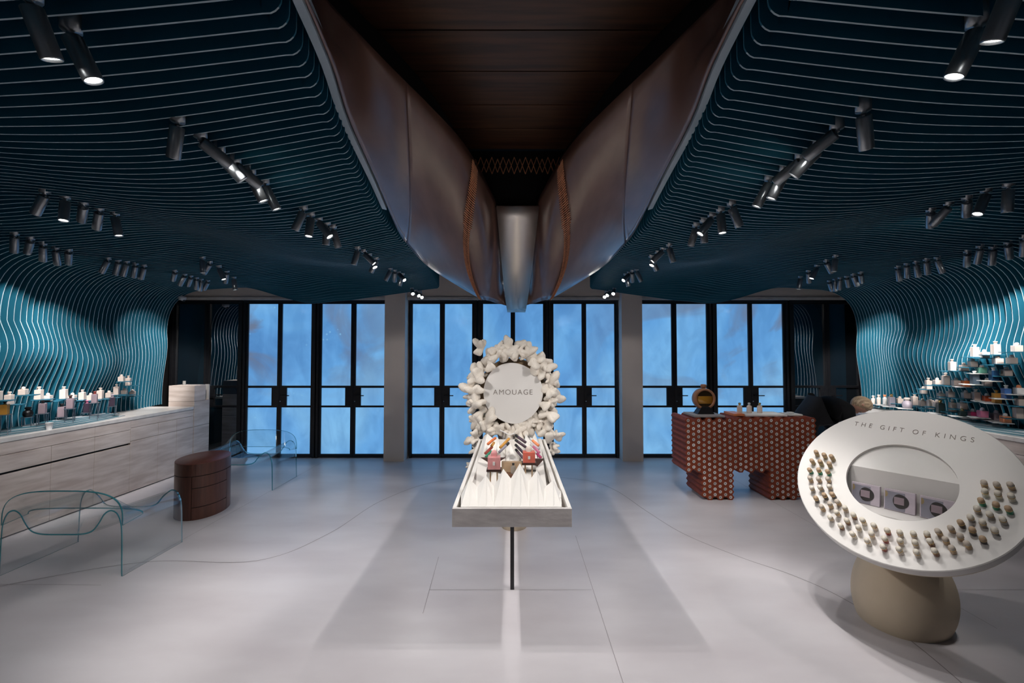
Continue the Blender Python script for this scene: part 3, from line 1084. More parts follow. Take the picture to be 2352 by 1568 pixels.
# ================================================================== stone counters
def counter(s):
    side = 'left' if s < 0 else 'right'
    xf = 4.57
    r = root('stone_counter', (s * 4.8, 4.5, 0), 'long %s wall counter clad in veined beige stone panels' % side, 'counter', 'wall counters', world=True)

    def bx(x0, x1, y0, y1, z0, z1, name, m, b=0.0):
        lo = (min(s * x0, s * x1), y0, z0)
        hi = (max(s * x0, s * x1), y1, z1)
        mb = MB()
        (mb.bbox(lo, hi, b) if b else mb.box(lo, hi))
        return mb.build(name, m, r)
    bx(xf + 0.03, 5.15, 1.0, 6.09, 0.0, 0.86, 'carcass', 'gap_black')
    bx(xf - 0.004, 5.3, 1.0, 6.088, 0.862, 0.902, 'worktop', 'stone_top', 0.003)
    ys = [1.18, 1.615, 2.05, 2.485, 2.92, 3.35, 3.785, 4.22, 4.655, 5.09]
    for a, b in zip(ys, ys[1:]):
        bx(xf, xf + 0.03, a + 0.002, b - 0.002, 0.592, 0.746, 'drawer_front', 'stone', 0.002)
        bx(xf, xf + 0.03, a + 0.002, b - 0.002, 0.012, 0.572, 'stone_panel', 'stone', 0.002)
    for a, b in ((5.09, 5.487), (5.487, 5.787), (5.787, 6.088)):
        bx(xf, xf + 0.03, a + 0.002, b - 0.002, 0.612, 0.767, 'drawer_front', 'stone', 0.002)
        bx(xf, xf + 0.03, a + 0.002, b - 0.002, 0.012, 0.608, 'stone_panel', 'stone', 0.002)
    bx(xf, xf + 0.03, 1.0, 4.655, 0.75, 0.860, 'fascia_slab', 'stone', 0.002)
    bx(xf, xf + 0.03, 4.657, 5.09, 0.75, 0.860, 'fascia_slab', 'stone', 0.002)
    bx(xf, xf + 0.03, 5.092, 6.088, 0.771, 0.860, 'fascia_slab', 'stone', 0.002)
    if s < 0:
        t = root('stone_till_block', (s * 4.75, 6.28, 0), 'tall pale stone till block closing the far end of the left counter', 'till block', world=True)

        def b2(x0, x1, y0, y1, z0, z1, name, m, b=0.0):
            lo = (min(s * x0, s * x1), y0, z0)
            hi = (max(s * x0, s * x1), y1, z1)
            mb = MB()
            (mb.bbox(lo, hi, b) if b else mb.box(lo, hi))
            return mb.build(name, m, t)
        b2(xf - 0.004, 4.94, 6.095, 6.40, 0.0, 0.608, 'lower_block', 'stone', 0.003)
        b2(xf - 0.004, 4.94, 6.095, 6.40, 0.612, 0.97, 'middle_block', 'stone', 0.003)
        b2(xf - 0.002, 4.94, 6.095, 6.32, 0.973, 1.20, 'upper_block', 'stone', 0.003)
        b2(xf + 0.06, 4.94, 6.322, 6.40, 0.973, 1.20, 'niche_back', 'slate', 0.002)
        b2(xf - 0.002, xf + 0.058, 6.385, 6.40, 0.973, 1.20, 'niche_cheek', 'stone_top', 0.002)
        MB().lathe([(0.02, 0), (0.022, 0.01), (0.020, 0.05), (0.021, 0.06)], 14, Matrix.Translation((-4.80, 6.2, 1.202))).build('glass_tumbler', 'bottle_glass', label='small glass tumbler on top of the stone till block', cat='tumbler')


counter(-1)
counter(1)


# ---------------------------------------------------- layered contour landscapes on the counters
LAYERS = []


def terr_z(x, y):
    z = 0.9025
    for s, poly, top_ in LAYERS:
        ins = False
        for (ax, ay), (bx_, by) in zip(poly, poly[1:] + poly[:1]):
            if (ay > y) != (by > y) and x < (bx_ - ax) * (y - ay) / (by - ay) + ax:
                ins = not ins
        if ins:
            z = max(z, top_)
    return z


def terrain(s, y0, y1, label):
    r = root('layered_landscape', (s * 4.8, (y0 + y1) / 2, 0.903), label, 'display base', world=True)
    g = random.Random(3 if s < 0 else 9)
    cx = s * (4.80)
    for k in range(9):
        f = k / 9
        n = 40
        poly = []
        for j in range(n):
            h = 2 * PI * j / n
            ry = (y1 - y0) / 2 * (1 - 0.80 * f) * (1 + 0.10 * math.sin(3 * h + k * 0.5) + 0.06 * math.sin(7 * h + k))
            rx = 0.19 * (1 - 0.72 * f) * (1 + 0.12 * math.sin(4 * h + k * 0.7))
            poly.append((cx + rx * math.cos(h), (y0 + y1) / 2 + (0.25 * (y1 - y0) * f) + ry * math.sin(h)))
        LAYERS.append((s, poly, 0.903 + 0.0065 * (k + 1) - 0.0004))
        MB().prism(poly, 0.903 + 0.0065 * k, 0.903 + 0.0065 * (k + 1) - 0.0004).build('contour_layer', 'layer_grey' if k % 2 == 0 else 'layer_teal', r)


terrain(-1, 3.3, 5.25, 'stepped grey and teal contour layers lying on the left counter')
terrain(1, 3.2, 5.3, 'stepped grey and teal contour layers lying on the right counter')
MB().lathe([(0.022, 0), (0.020, 0.002), (0.028, 0.07), (0.030, 0.072), (0.027, 0.07), (0.019, 0.006)], 16, Matrix.Translation((-4.605, 4.225, terr_z(-4.605, 4.225) + 0.0005))).build('paper_cup', 'cup', label='small white tapered cup at the edge of the left counter', cat='cup')

# ================================================================== perfume bottles
BT = {}


def bottle_meshes():
    # tall: slab body with flared stopper ; dome: squat body with half round stopper
    BT['tall'] = dict(h=0.142,
                      body=MB().bbox((-0.047, -0.026, 0), (0.047, 0.026, 0.108), 0.003),
                      collar=MB().lathe([(0.014, 0.108), (0.014, 0.117)], 14),
                      stop=MB().lathe([(0.014, 0.117), (0.016, 0.120), (0.027, 0.134), (0.028, 0.139), (0.020, 0.142), (0, 0.142)], 16, sx=1, sy=0.6))
    BT['dome'] = dict(h=0.098,
                      body=MB().bbox((-0.052, -0.030, 0), (0.052, 0.030, 0.066), 0.004),
                      collar=MB().lathe([(0.022, 0.066), (0.022, 0.070)], 14),
                      stop=MB().lathe([(0.027, 0.070), (0.028, 0.078), (0.025, 0.088), (0.017, 0.095), (0.008, 0.098), (0, 0.098)], 16, sx=1, sy=0.62))
    BT['slim'] = dict(h=0.125,
                      body=MB().lathe([(0.0, 0), (0.030, 0), (0.031, 0.004), (0.031, 0.074), (0.026, 0.088), (0.012, 0.094), (0.011, 0.10)], 20, sx=1, sy=0.72),
                      collar=MB().lathe([(0.013, 0.10), (0.013, 0.105)], 12),
                      stop=MB().lathe([(0.011, 0.105), (0.015, 0.108), (0.015, 0.122), (0.011, 0.125), (0, 0.125)], 14))
    BT['round'] = dict(h=0.10,
                       body=MB().lathe([(0, 0), (0.034, 0), (0.046, 0.012), (0.050, 0.032), (0.044, 0.055), (0.028, 0.068), (0.02, 0.072)], 20, sx=1, sy=0.8),
                       collar=MB().lathe([(0.021, 0.072), (0.021, 0.077)], 12),
                       stop=MB().lathe([(0.018, 0.077), (0.026, 0.082), (0.026, 0.092), (0.018, 0.10), (0, 0.10)], 14))
    BT['emblem'] = MB().bbox((-0.0095, -0.0016, -0.0095), (0.0095, 0.0016, 0.0095), 0.001)


bottle_meshes()
_bm = {}


def bmesh_for(kind, part, m):
    key = (kind, part, m)
    if key not in _bm:
        _bm[key] = (BT[kind][part] if kind != 'emblem' else BT['emblem']).mesh(part, m)
    return _bm[key]


def bottle(loc, rz, kind, body_m, stop_m, label, group, sc=1.0, emblem=None, cat='perfume bottle', name='perfume_bottle', wide=1.0):
    o = root(name, loc, label, cat, group, rz=rz)
    S = Matrix.Diagonal((sc * wide, sc, sc, 1))
    b = put('bottle_body', bmesh_for(kind, 'body', body_m), o, S)
    put('collar', bmesh_for(kind, 'collar', 'gold' if body_m in ('blackgreen', 'amberbox') else stop_m), o, S)
    put('stopper', bmesh_for(kind, 'stop', stop_m), o, S)
    if emblem and kind in ('tall', 'dome'):
        dz = 0.052 if kind == 'tall' else 0.033
        dy = -0.027 if kind == 'tall' else -0.031
        e = put('emblem', bmesh_for('emblem', 'emblem', emblem), b)
        e.location = (0, dy, dz)
    return o


def shelf(wall, s, loc, rz, wd, dep=0.10, m='teal'):
    """thin plate carrying a bottle, running back into the fins"""
    M = Matrix.Translation(loc) @ Matrix.Rotation(rz, 4, 'Z')
    MB().bbox((-wd / 2, -0.042, -0.009), (wd / 2, dep, -0.0012), 0.0015, M=M).build('shelf', m, wall)


def wall_spot(u, v, s, off=0.0):
    X = 4.75
    for _ in range(5):
        p = atX(u, v, s * X)
        X = min(Xw(p.z + dz, p.y + dy, s) for dz in (0, 0.05, 0.12) for dy in (-0.04, 0, 0.06)) - 0.058 - off
    return atX(u, v, s * X)


ZL = 4.193


def zl(x0, x1, y0, y1):
    return (x0 + x1) / 2 / ZL, 820 + y1 / ZL, (x1 - x0) / ZL, (y1 - y0) / ZL


LW = [(-60, 15, 300, 415, 'tall'), (40, 135, 335, 455, 'tall'), (175, 272, 285, 362, 'dome'), (330, 418, 287, 405, 'tall'), (418, 502, 345, 422, 'dome'),
      (570, 655, 285, 398, 'tall'), (655, 738, 343, 415, 'dome'), (752, 830, 315, 420, 'tall'), (838, 905, 345, 412, 'dome'),
      (930, 998, 297, 400, 'tall'), (1012, 1085, 322, 388, 'dome'), (1090, 1153, 262, 360, 'tall'), (1165, 1230, 297, 362, 'dome'),
      (1243, 1308, 310, 372, 'dome'), (1135, 1202, 167, 232, 'dome'), (1205, 1263, 180, 272, 'tall')]
tw = {'tall': 'tall cream bottle with flared stopper', 'dome': 'squat cream bottle with dome stopper'}
for i, (x0, x1, y0, y1, kd) in enumerate(LW):
    u, v, wp, hpx = zl(x0, x1, y0, y1)
    p = wall_spot(u, v, -1)
    scl = hpx * p.y / 970 / BT[kd]['h'] * 1.02
    if i < 14:
        where = '%s from left on left wall shelves' % ORD[i]
    else:
        where = ('left' if i == 14 else 'right') + ' one on the highest left wall shelf'
    bottle(p, R(-58), kd, 'cream', 'cream_lid', tw[kd] + ', ' + where, 'cream bottles on the left wall', scl)
    shelf(wall_left, -1, p, R(-58), 0.125)
ST = [(0, 90, 425, 550, 'tall', 'amberbox', 'blackglass', 'patterned gold and blue perfume bottle with black flared stopper', 'royal'),
      (220, 315, 480, 572, 'round', 'blackglass', 'blackglass', 'glossy black round perfume bottle', None),
      (365, 455, 415, 540, 'tall', 'mauve', 'blackglass', 'mauve perfume bottle with black stopper beside the round black bottle', 'ink'),
      (550, 635, 447, 573, 'tall', 'mauve', 'blackglass', 'mauve perfume bottle on the lowest stand', 'ink'),
      (635, 715, 367, 492, 'tall', 'mauve', 'darkwood', 'mauve perfume bottle with dark stopper on a raised stand', 'ink'),
      (797, 875, 415, 530, 'tall', 'plum', 'rosepink', 'dark plum perfume bottle with pink stopper', 'whitebox'),
      (875, 945, 330, 437, 'tall', 'mauve', 'red', 'mauve perfume bottle with dark red stopper', 'ink'),
      (1040, 1118, 360, 470, 'tall', 'plum', 'lilac', 'dark plum perfume bottle with lilac stopper', 'whitebox')]
for i, (x0, x1, y0, y1, kd, bm_, sm_, lb, em) in enumerate(ST):
    u, v, wp, hpx = zl(x0, x1, y0, y1)
    p = atX(u, v, -4.70 if i % 2 == 0 else -4.80)
    scl = hpx * p.y / 970 / BT[kd]['h']
    bottle(p, R(-52), kd, bm_, sm_, lb + ' on the left counter', 'coloured bottles on the left counter', scl, em)
    zt = p.z - 0.9035
    st = root('display_stand', (p.x, p.y, 0.9035), 'small metal stand under the ' + lb, 'stand', 'metal bottle stands', rz=R(-52))
    MB().bbox((-0.052, -0.040, zt - 0.007), (0.052, 0.040, zt - 0.0008), 0.0015).build('top_plate', 'slate', st)
    for ax in (-0.043, 0.043):
        for ay in (-0.031, 0.031):
            wp_ = Matrix.Rotation(R(-52), 4, 'Z') @ Vector((ax, ay, 0))
            MB().tube([(ax, ay, terr_z(p.x + wp_.x, p.y + wp_.y) + 0.0004 - 0.9035), (ax, ay, zt - 0.007)], 0.0032, 6).build('leg', 'steel', st)

ZRr = 5.85
RW = [(292, 365, 870, 997, 'slim', 0), (365, 440, 858, 990, 'slim', 0), (440, 528, 858, 990, 'slim', 'whitebox'), (528, 618, 848, 1010, 'tall', 'greybox'),
      (635, 735, 878, 970, 'dome', 0), (735, 835, 898, 1035, 'round', 'lilac'), (835, 932, 848, 990, 'tall', 0), (948, 1055, 745, 840, 'dome', 0),
      (1018, 1120, 632, 780, 'tall', 0), (1130, 1245, 628, 728, 'dome', 0), (1245, 1360, 565, 722, 'tall', 0), (1375, 1500, 628, 735, 'dome', 0),
      (1510, 1645, 630, 745, 'dome', 'orange'), (1630, 1750, 540, 712, 'tall', 'slate'), (1785, 1925, 632, 742, 'dome', 0), (1895, 1995, 490, 665, 'tall', 'deepblue'),
      (1712, 1858, 452, 565, 'dome', 'mint'), (1595, 1730, 370, 482, 'dome', 0), (1328, 1445, 380, 535, 'tall', 0), (1480, 1608, 425, 533, 'dome', 0),
      (1632, 1750, 180, 345, 'tall', 0), (1752, 1890, 248, 360, 'dome', 0), (1905, 2040, 140, 315, 'tall', 0), (1928, 2072, 330, 450, 'dome', 0),
      (2110, 2265, 320, 440, 'dome', 0), (2180, 2332, 155, 278, 'dome', 0), (2042, 2195, 480, 602, 'dome', 0), (1175, 1293, 805, 905, 'dome', 0),
      (1300, 1425, 780, 885, 'dome', 0), (1505, 1635, 795, 902, 'dome', 0), (1648, 1765, 782, 948, 'tall', 0), (1787, 1915, 838, 940, 'dome', 'rust'),
      (1920, 2050, 795, 965, 'tall', 'amberbox'), (2070, 2160, 730, 905, 'tall', 'royal'), (2215, 2352, 725, 845, 'dome', 'whitebox'), (2255, 2370, 870, 1000, 'dome', 0),
      (950, 1035, 905, 1005, 'dome', 0), (1052, 1135, 893, 1042, 'tall', 0), (1140, 1230, 920, 1020, 'dome', 0), (1182, 1280, 930, 1100, 'tall', 'blackgreen'),
      (1335, 1450, 925, 1080, 'tall', 0), (1460, 1585, 930, 1045, 'dome', 0), (1455, 1590, 1040, 1140, 'dome', 'blackgreen'), (1608, 1730, 1045, 1165, 'dome', 'magenta'),
      (1730, 1862, 1030, 1155, 'dome', 'rosepink'), (1918, 2045, 1065, 1195, 'dome', 'mauve'), (2032, 2175, 1105, 1225, 'dome', 'peach'), (2205, 2340, 990, 1170, 'tall', 0)]
cname = dict(orange='orange red', slate='slate blue', deepblue='deep blue', mint='mint green', rust='rust red', amberbox='amber gold', royal='royal blue',
             whitebox='white', greybox='grey', lilac='silver lilac', blackgreen='black green', magenta='magenta', rosepink='rose pink', mauve='mauve', peach='pale orange')
stopc = dict(orange='lilac', slate='whitebox', deepblue='whitebox', mint='cream_lid', rust='whitebox', amberbox='amberbox', royal='whitebox', whitebox='peach',
             greybox='gold', lilac='cream_lid', blackgreen='gold', magenta='whitebox', rosepink='lilac', mauve='lilac', peach='whitebox')
kname = dict(tall='tall %s bottle with flared stopper', dome='squat %s bottle with dome stopper', slim='slim %s bottle with round shoulders',
             round='rounded %s perfume bottle')
info = []
for (x0, x1, y0, y1, kd, col) in RW:
    info.append(((x0 + x1) / 2 / ZRr + 1950, 760 + y1 / ZRr, (x1 - x0) / ZRr, (y1 - y0) / ZRr, kd, col))
# rows by height of their shelf, for the labels
tiers = [(0, 830, 'top tier'), (830, 846, 'second tier'), (846, 866, 'third tier'), (866, 896, 'fourth tier'), (896, 927, 'fifth tier'), (927, 950, 'sixth tier'), (950, 999, 'lowest tier')]
for lo_, hi_, tn in tiers:
    row = sorted([q for q in info if lo_ <= q[1] < hi_])
    for j, (u, v, wp, hpx, kd, col) in enumerate(row):
        p = wall_spot(u, v, 1, {'lilac': 0.13, 'peach': 0.06}.get(col, 0.075 if col in ('blackgreen', 'slate', 'deepblue', 'royal', 'greybox', 'amberbox', 'rosepink') else 0.0))
        scl = hpx * p.y / 970 / BT[kd]['h'] * 1.02
        cn = cname.get(col, 'cream')
        lb = kname[kd] % cn + ', %s from left, %s, right wall' % (ORD[j], tn)
        bm_ = col if col else 'cream'
        sm_ = stopc.get(col, 'cream_lid')
        em = None if not col or col in ('lilac', 'royal') else ('gold' if col == 'blackgreen' else ('ink' if col in ('orange', 'whitebox', 'mint', 'mauve') else 'whitebox'))
        bottle(p, R(58), kd, bm_, sm_, lb, 'perfume bottles on the right wall', scl, em)
        shelf(wall_right, 1, p, R(58), 0.125, m='plug_white' if col and v > 850 else 'teal')

# ================================================================== oval walnut cabinet
def oval_cabinet():
    C = Vector((-3.30, 4.56, 0))
    ax, ay, rz, H = 0.235, 0.33, R(18), 0.552
    r = root('oval_cabinet', C, 'dark walnut oval drum cabinet with curved drawers between glass chairs', 'cabinet', rz=rz)

    def band(a0, a1, z0, z1, off, n=36, thick=0.012):
        mb = MB()
        P = []
        rows = [(off - thick, z0), (off, z0), (off, z1), (off - thick, z1), (off - thick, z0)]
        for k in range(n + 1):
            h = a0 + (a1 - a0) * k / n
            P.append([Vector(((ax + o_) * math.cos(h), (ay + o_) * math.sin(h), z)) for o_, z in rows])
        mb.grid(P, sm=False)
        for e in (0, n):
            mb.add(P[e][:4], [(0, 1, 2, 3)])
        return mb
    MB().lathe([(1.0, 0.0), (1.0, H - 0.005)], 72, Matrix.Diagonal((ax - 0.008, ay - 0.008, 1, 1))).build('core', 'gap_black', r)
    band(0, 2 * PI, H - 0.117, H - 0.002, 0.0, 72).build('top_band', 'walnut', r)
    MB().lathe([(0.96, H - 0.006), (1.0, H - 0.004), (1.0, H), (0.985, H + 0.003), (0, H + 0.003)], 72, Matrix.Diagonal((ax, ay, 1, 1))).build('top', 'walnut_top', r)
    # drawers on the room side, plain curved skin on the rest
    d0, d1 = R(-88), R(-12)
    band(d1 + R(1.0), d0 + 2 * PI - R(1.0), 0.0, H - 0.124, 0.0, 60).build('skin', 'walnut', r)
    for z0, z1 in ((0.318, H - 0.124), (0.128, 0.311), (0.0, 0.121)):
        dr = band(d0, d1, z0, z1, 0.0, 20).build('drawer', 'walnut', r)
    return r


oval_cabinet()


# ================================================================== bent glass armchairs
def glass_chair(label, y_front, y_dir):
    r = root('glass_armchair', (-3.37, y_front, 0), label, 'armchair', 'bent glass armchairs', rz=0 if y_dir > 0 else PI)
    W, D = 0.45, 0.575

    def half(y):
        za = 0.455 + 0.03 * y / D
        seat = 0.30 + 0.02 * (abs(y / D - 0.5) * 2) ** 2
        key = [(0.0, seat - 0.012), (0.14, seat - 0.010), (0.225, seat + 0.012), (0.275, seat + 0.07), (0.315, za - 0.028), (0.362, za), (0.41, za - 0.022), (0.44, za - 0.09), (W, za - 0.18), (W + 0.004, 0.15), (W + 0.008, 0.0)]
        return smooth(key, 5)
    ny = 14
    P = []
    for j in range(ny + 1):
        y = D * j / ny
        h = half(y)
        row = [Vector((-x, y, z)) for x, z in h[::-1]] + [Vector((x, y, z)) for x, z in h[1:]]
        P.append(row)
    sheet = MB().grid(P).build('seat_and_sides', ['clear_glass', 'glass_rim'], r)
    # back band
    B = []
    nx = 44
    nb = 8
    for j in range(nb + 1):
        t = j / nb
        row = []
        for k in range(nx + 1):
            h = -1 + 2 * k / nx
            a = h * PI / 2
            # arch outline in front view, flattened top with round shoulders
            ex = math.copysign(abs(math.sin(a)) ** 0.62, a)
            ez = abs(math.cos(a)) ** 0.55
            lift = 0.10 + 0.155 * t
            x = ex * (W + 0.003)
            z = 0.375 + ez * lift + 0.02 * (1 - t) * (1 - ez)
            y = 0.40 + 0.175 * (t if True else 0) + 0.0 * ez
            sag = -0.035 * (1 - t) * ez
            row.append(Vector((x, min(y + sag * 0, D), z + sag)))
        B.append(row)
    back = MB().grid(B).build('backrest', ['clear_glass', 'glass_rim'], r)
    for o in (sheet, back):
        m = o.modifiers.new('glass thickness', 'SOLIDIFY')
        m.thickness = 0.011
        m.offset = 0
        m.material_offset_rim = 1
    return r


glass_chair('clear bent glass armchair nearest the camera, its back to the viewer', 3.775, -1)
glass_chair('clear bent glass armchair behind the oval cabinet, in front of blue doors', 5.18, 1)

# ================================================================== centre table
TZ = 0.79
TX0, TX1, TY0, TY1 = -0.337, 0.337, 2.40, 4.33
tb = root('display_table', (0, 3.3, 0), 'long white stone display table on a single black post, centre of the room', 'table', world=True)
MB().bbox((TX0, TY0, TZ - 0.103), (TX1, TY0 + 0.022, TZ), 0.002).build('front_board', 'stone_pitted', tb)
for s in (-1, 1):
    MB().bbox((s * 0.337 - (0.022 if s > 0 else 0), TY0 + 0.0225, TZ - 0.103), (s * 0.337 + (0.022 if s < 0 else 0), TY1, TZ), 0.002).build('side_rail', 'white_paint', tb)
    x0, x1 = sorted((s * 0.295, s * 0.265))
    MB().bbox((x0, TY0 + 0.15, TZ - 0.05), (x1, TY1 - 0.02, TZ + 0.012), 0.003).build('inner_rail', 'white_paint', tb)
MB().box((TX0 + 0.0225, TY0 + 0.0225, TZ - 0.10), (TX1 - 0.0225, TY1, TZ - 0.06)).build('tray_floor', 'white_paint', tb)
MB().bbox((TX0 + 0.0225, TY1 - 0.02, TZ - 0.0595), (TX1 - 0.0225, TY1, TZ), 0.002).build('back_board', 'white_paint', tb)
MB().box((-0.012, 3.02, 0.0), (0.015, 3.047, TZ - 0.1005)).build('post', 'black_metal', tb)
MB().lathe([(0.12, 0.0), (0.136, 0.03), (0.13, 0.2), (0.10, 0.45), (0.11, 0.60), (0.13, TZ - 0.1005)], 24, Matrix.Translation((0.02, 4.12, 0))).build('pedestal', 'boulder', tb)


# pleated mountain relief
def relief(keys, y0, zb, name, parent, mi='white_paint', tilt=0.0):
    """folded sheet: front edge on the tray, peaks rising towards the back"""
    mb = MB()
    n = len(keys)
    fr, bk = [], []
    for i, (x, xp, yp, zp) in enumerate(keys):
        fr.append(Vector((x, y0, zb)))
        bk.append(Vector((xp, yp, zp)))
    mb.grid([fr, bk], sm=False)
    dn = [p + Vector((0, 0.010, -0.004)) for p in bk]
    mb.grid([bk, dn], sm=False)
    fr2 = [p + Vector((0, 0.012, -0.004)) for p in fr]
    mb.grid([dn, fr2], sm=False)
    return mb.build(name, mi, parent)


ZP5 = 6.03


def z5(x, y, d):
    return atY(1020 + x / ZP5, 960 + y / ZP5, d)


front = []
for i, (x, y, xf) in enumerate([(235, 1060, 232), (345, 840, 345), (460, 945, 465), (580, 790, 575), (690, 950, 690), (820, 700, 800), (925, 835, 925), (1050, 625, 1050),
                                (1180, 862, 1180), (1285, 720, 1300), (1405, 950, 1400), (1505, 860, 1510), (1620, 1020, 1630)]):
    d = 2.62 + (1100 - y) / 1100 * 0.42
    q = z5(x, y, d)
    f = atY(1020 + xf / ZP5, 960 + 1200 / ZP5, 2.432)
    front.append((f.x, q.x, q.y, q.z))
rl = root('mountain_relief', (0, 2.6, TZ - 0.06), 'folded white paper-like mountain relief at the front of the centre table', 'display relief', world=True)
relief(front, 2.432, TZ - 0.002, 'folded_sheet', rl)
ridge2 = []
for x, y in [(530, 330), (600, 215), (700, 300), (735, 260), (860, 440), (905, 330), (1060, 560), (1095, 380), (1130, 215), (1200, 320), (1260, 210), (1345, 420)]:
    q = z5(x, y, 3.75)
    ridge2.append((q.x, q.x, q.y + 0.0, q.z))
relief(ridge2, 3.35, TZ - 0.04, 'folded_sheet', rl)
for s, xs in ((-1, (380, 560)), (1, (1390, 1250))):
    a, b = z5(xs[0] + s * 10, 850, 2.9), z5(xs[1], 560, 3.25)
    q = [Vector((a.x, 2.65, TZ - 0.03)), Vector((s * 0.20, 2.75, TZ - 0.05)), Vector((s * 0.17, 3.7, TZ + 0.02)), Vector((s * 0.26, 3.8, TZ + 0.05))]
    MB().add(q + [p + Vector((0, 0, -0.01)) for p in q], [(0, 1, 2, 3), (7, 6, 5, 4), (0, 4, 5, 1), (1, 5, 6, 2), (2, 6, 7, 3), (3, 7, 4, 0)]).build('side_slope', 'white_paint', rl)


# two pink bottles on forked stands
def pink_bottle(x0, x1, yb, yt, ys, d, bm_, word, neck):
    p = z5((x0 + x1) / 2, yb, d)
    hpx = (yb - yt) / ZP5
    scl = hpx * d / 970 / BT['dome']['h']
    wd = ((x1 - x0) / ZP5 * d / 970) / (0.104 * scl)
    bottle(p, 0, 'dome', bm_, 'pink' if bm_ == 'pink' else 'cream_lid', '%s bottle with dome stopper on the %s stand of the centre table' % (word, neck), 'pink bottles on the centre table', scl, 'whitebox', wide=wd)
    st = root('bottle_stand', (p.x, p.y, TZ - 0.06), 'small %s two-legged wooden stand under the %s bottle' % (neck, word), 'stand', 'wooden bottle stands', world=True)
    MB().bbox((p.x - 0.052, p.y - 0.035, p.z - 0.016), (p.x + 0.052, p.y + 0.04, p.z - 0.0008), 0.002).build('plate', 'darkwood', st)
    for ax in (-0.026, 0.022):
        MB().box((p.x + ax - 0.005, p.y - 0.012, TZ - 0.0595), (p.x + ax + 0.005, p.y - 0.002, p.z - 0.0165)).build('leg', 'tan', st)


pink_bottle(608, 778, 695, 445, 890, 2.98, 'pink', 'pale pink', 'tall left')
pink_bottle(1092, 1258, 605, 390, 800, 3.08, 'coral', 'coral red', 'low right')

# dark triangular clips behind them
for nm, (xa, xb, yc) in {'left': (510, 850, 560), 'right': (1080, 1385, 575)}.items():
    a, b, c = z5(xa, yc - 10, 3.3), z5(xb, yc - 10, 3.3), z5((xa + xb) / 2 + (0 if nm == 'left' else 60), yc + 95, 3.25)
    q = [a, b, c]
    MB().add(q + [p + Vector((0, 0.02, 0.0)) for p in q], [(0, 2, 1), (3, 4, 5), (0, 1, 4, 3), (1, 2, 5, 4), (2, 0, 3, 5)]).build('wooden_wedge', 'darkwood', label='dark triangular wooden wedge behind the %s pink bottle' % nm, cat='wedge', group='dark wedges')

# leaning travel vials
VI = [((985, 235), (1130, 335), 'violet', 'dark violet'), ((985, 300), (1130, 400), 'violet', 'dark violet'), ((985, 365), (1100, 480), 'plum', 'plum'),
      ((990, 430), (1090, 550), 'violet', 'dark violet'), ((1190, 280), (1310, 380), 'peach', 'orange'), ((1195, 320), (1310, 430), 'lilac', 'lilac'),
      ((1200, 360), (1320, 480), 'rosepink', 'rose'), ((1265, 470), (1340, 545), 'magenta', 'wine red'), ((905, 280), (775, 410), 'amberbox', 'amber'), ((900, 340), (760, 475), 'greybox', 'grey'),
      ((715, 270), (605, 360), 'orange', 'orange red'), ((690, 340), (660, 385), 'amberbox', 'gold'), ((670, 395), (570, 490), 'red', 'red'), ((650, 455), (580, 535), 'green', 'green')]
for i, ((xa, ya), (xb, yb), m_, cn) in enumerate(VI):
    dA = 3.55 - 0.0 * i
    A = z5(xa, ya, 3.5 + 0.034 * (i % 2))
    B = z5(xb, yb, 3.42 + 0.034 * (i % 2))
    d = (A - B)
    L = d.length
    d.normalize()
    side = 'right' if xa > 950 else 'left'
    lst = [j for j, q in enumerate(VI) if (q[0][0] > 950) == (xa > 950)]
    rr = 0.0112
    vr = root('perfume_vial', B, 'slim %s vial, %s leaning vial on the table\'s %s side' % (cn, ORD[lst.index(i)], side), 'vial', 'leaning vials on the centre table')
    q = d.to_track_quat('Z', 'Y').to_matrix().to_4x4()
    MB().lathe([(0.0, 0), (rr, 0.0), (rr, L * 0.68), (rr * 0.8, L * 0.72)], 12, q).build('vial_body', m_, vr)
    MB().lathe([(rr * 0.7, L * 0.72), (rr, L * 0.74), (rr, L * 0.97), (rr * 0.6, L), (0, L)], 12, q).build('vial_cap', 'blackglass' if m_ in ('violet', 'plum', 'greybox') else ('capwhite' if side == 'right' else m_), vr)
# small clear spray bottle and card in the middle
sp = z5(958, 765, 3.2)
bottle(sp, 0, 'slim', 'bottle_glass', 'blackglass', 'small clear spray bottle with black cap between the pink bottles', None, 0.62)
MB().bbox((sp.x - 0.09, 3.30, TZ - 0.0595), (sp.x + 0.07, 3.34, TZ + 0.03), 0.002).build('wooden_block', 'tan', label='low brown wooden block in the middle of the centre table', cat='block')
MB().bbox((sp.x - 0.05, sp.y - 0.04, TZ - 0.0595), (sp.x + 0.05, sp.y + 0.045, sp.z - 0.0008), 0.002).build('brown_riser', 'brown', label='brown riser under the small clear spray bottle', cat='riser')
A, B = z5(775, 165, 4.0), z5(905, 235, 3.9)
MB().tube([A, B, z5(975, 212, 3.95)], 0.006, 6).build('paper_strip', 'paper', label='thin white scent strip leaning below the bone wreath', cat='paper strip')

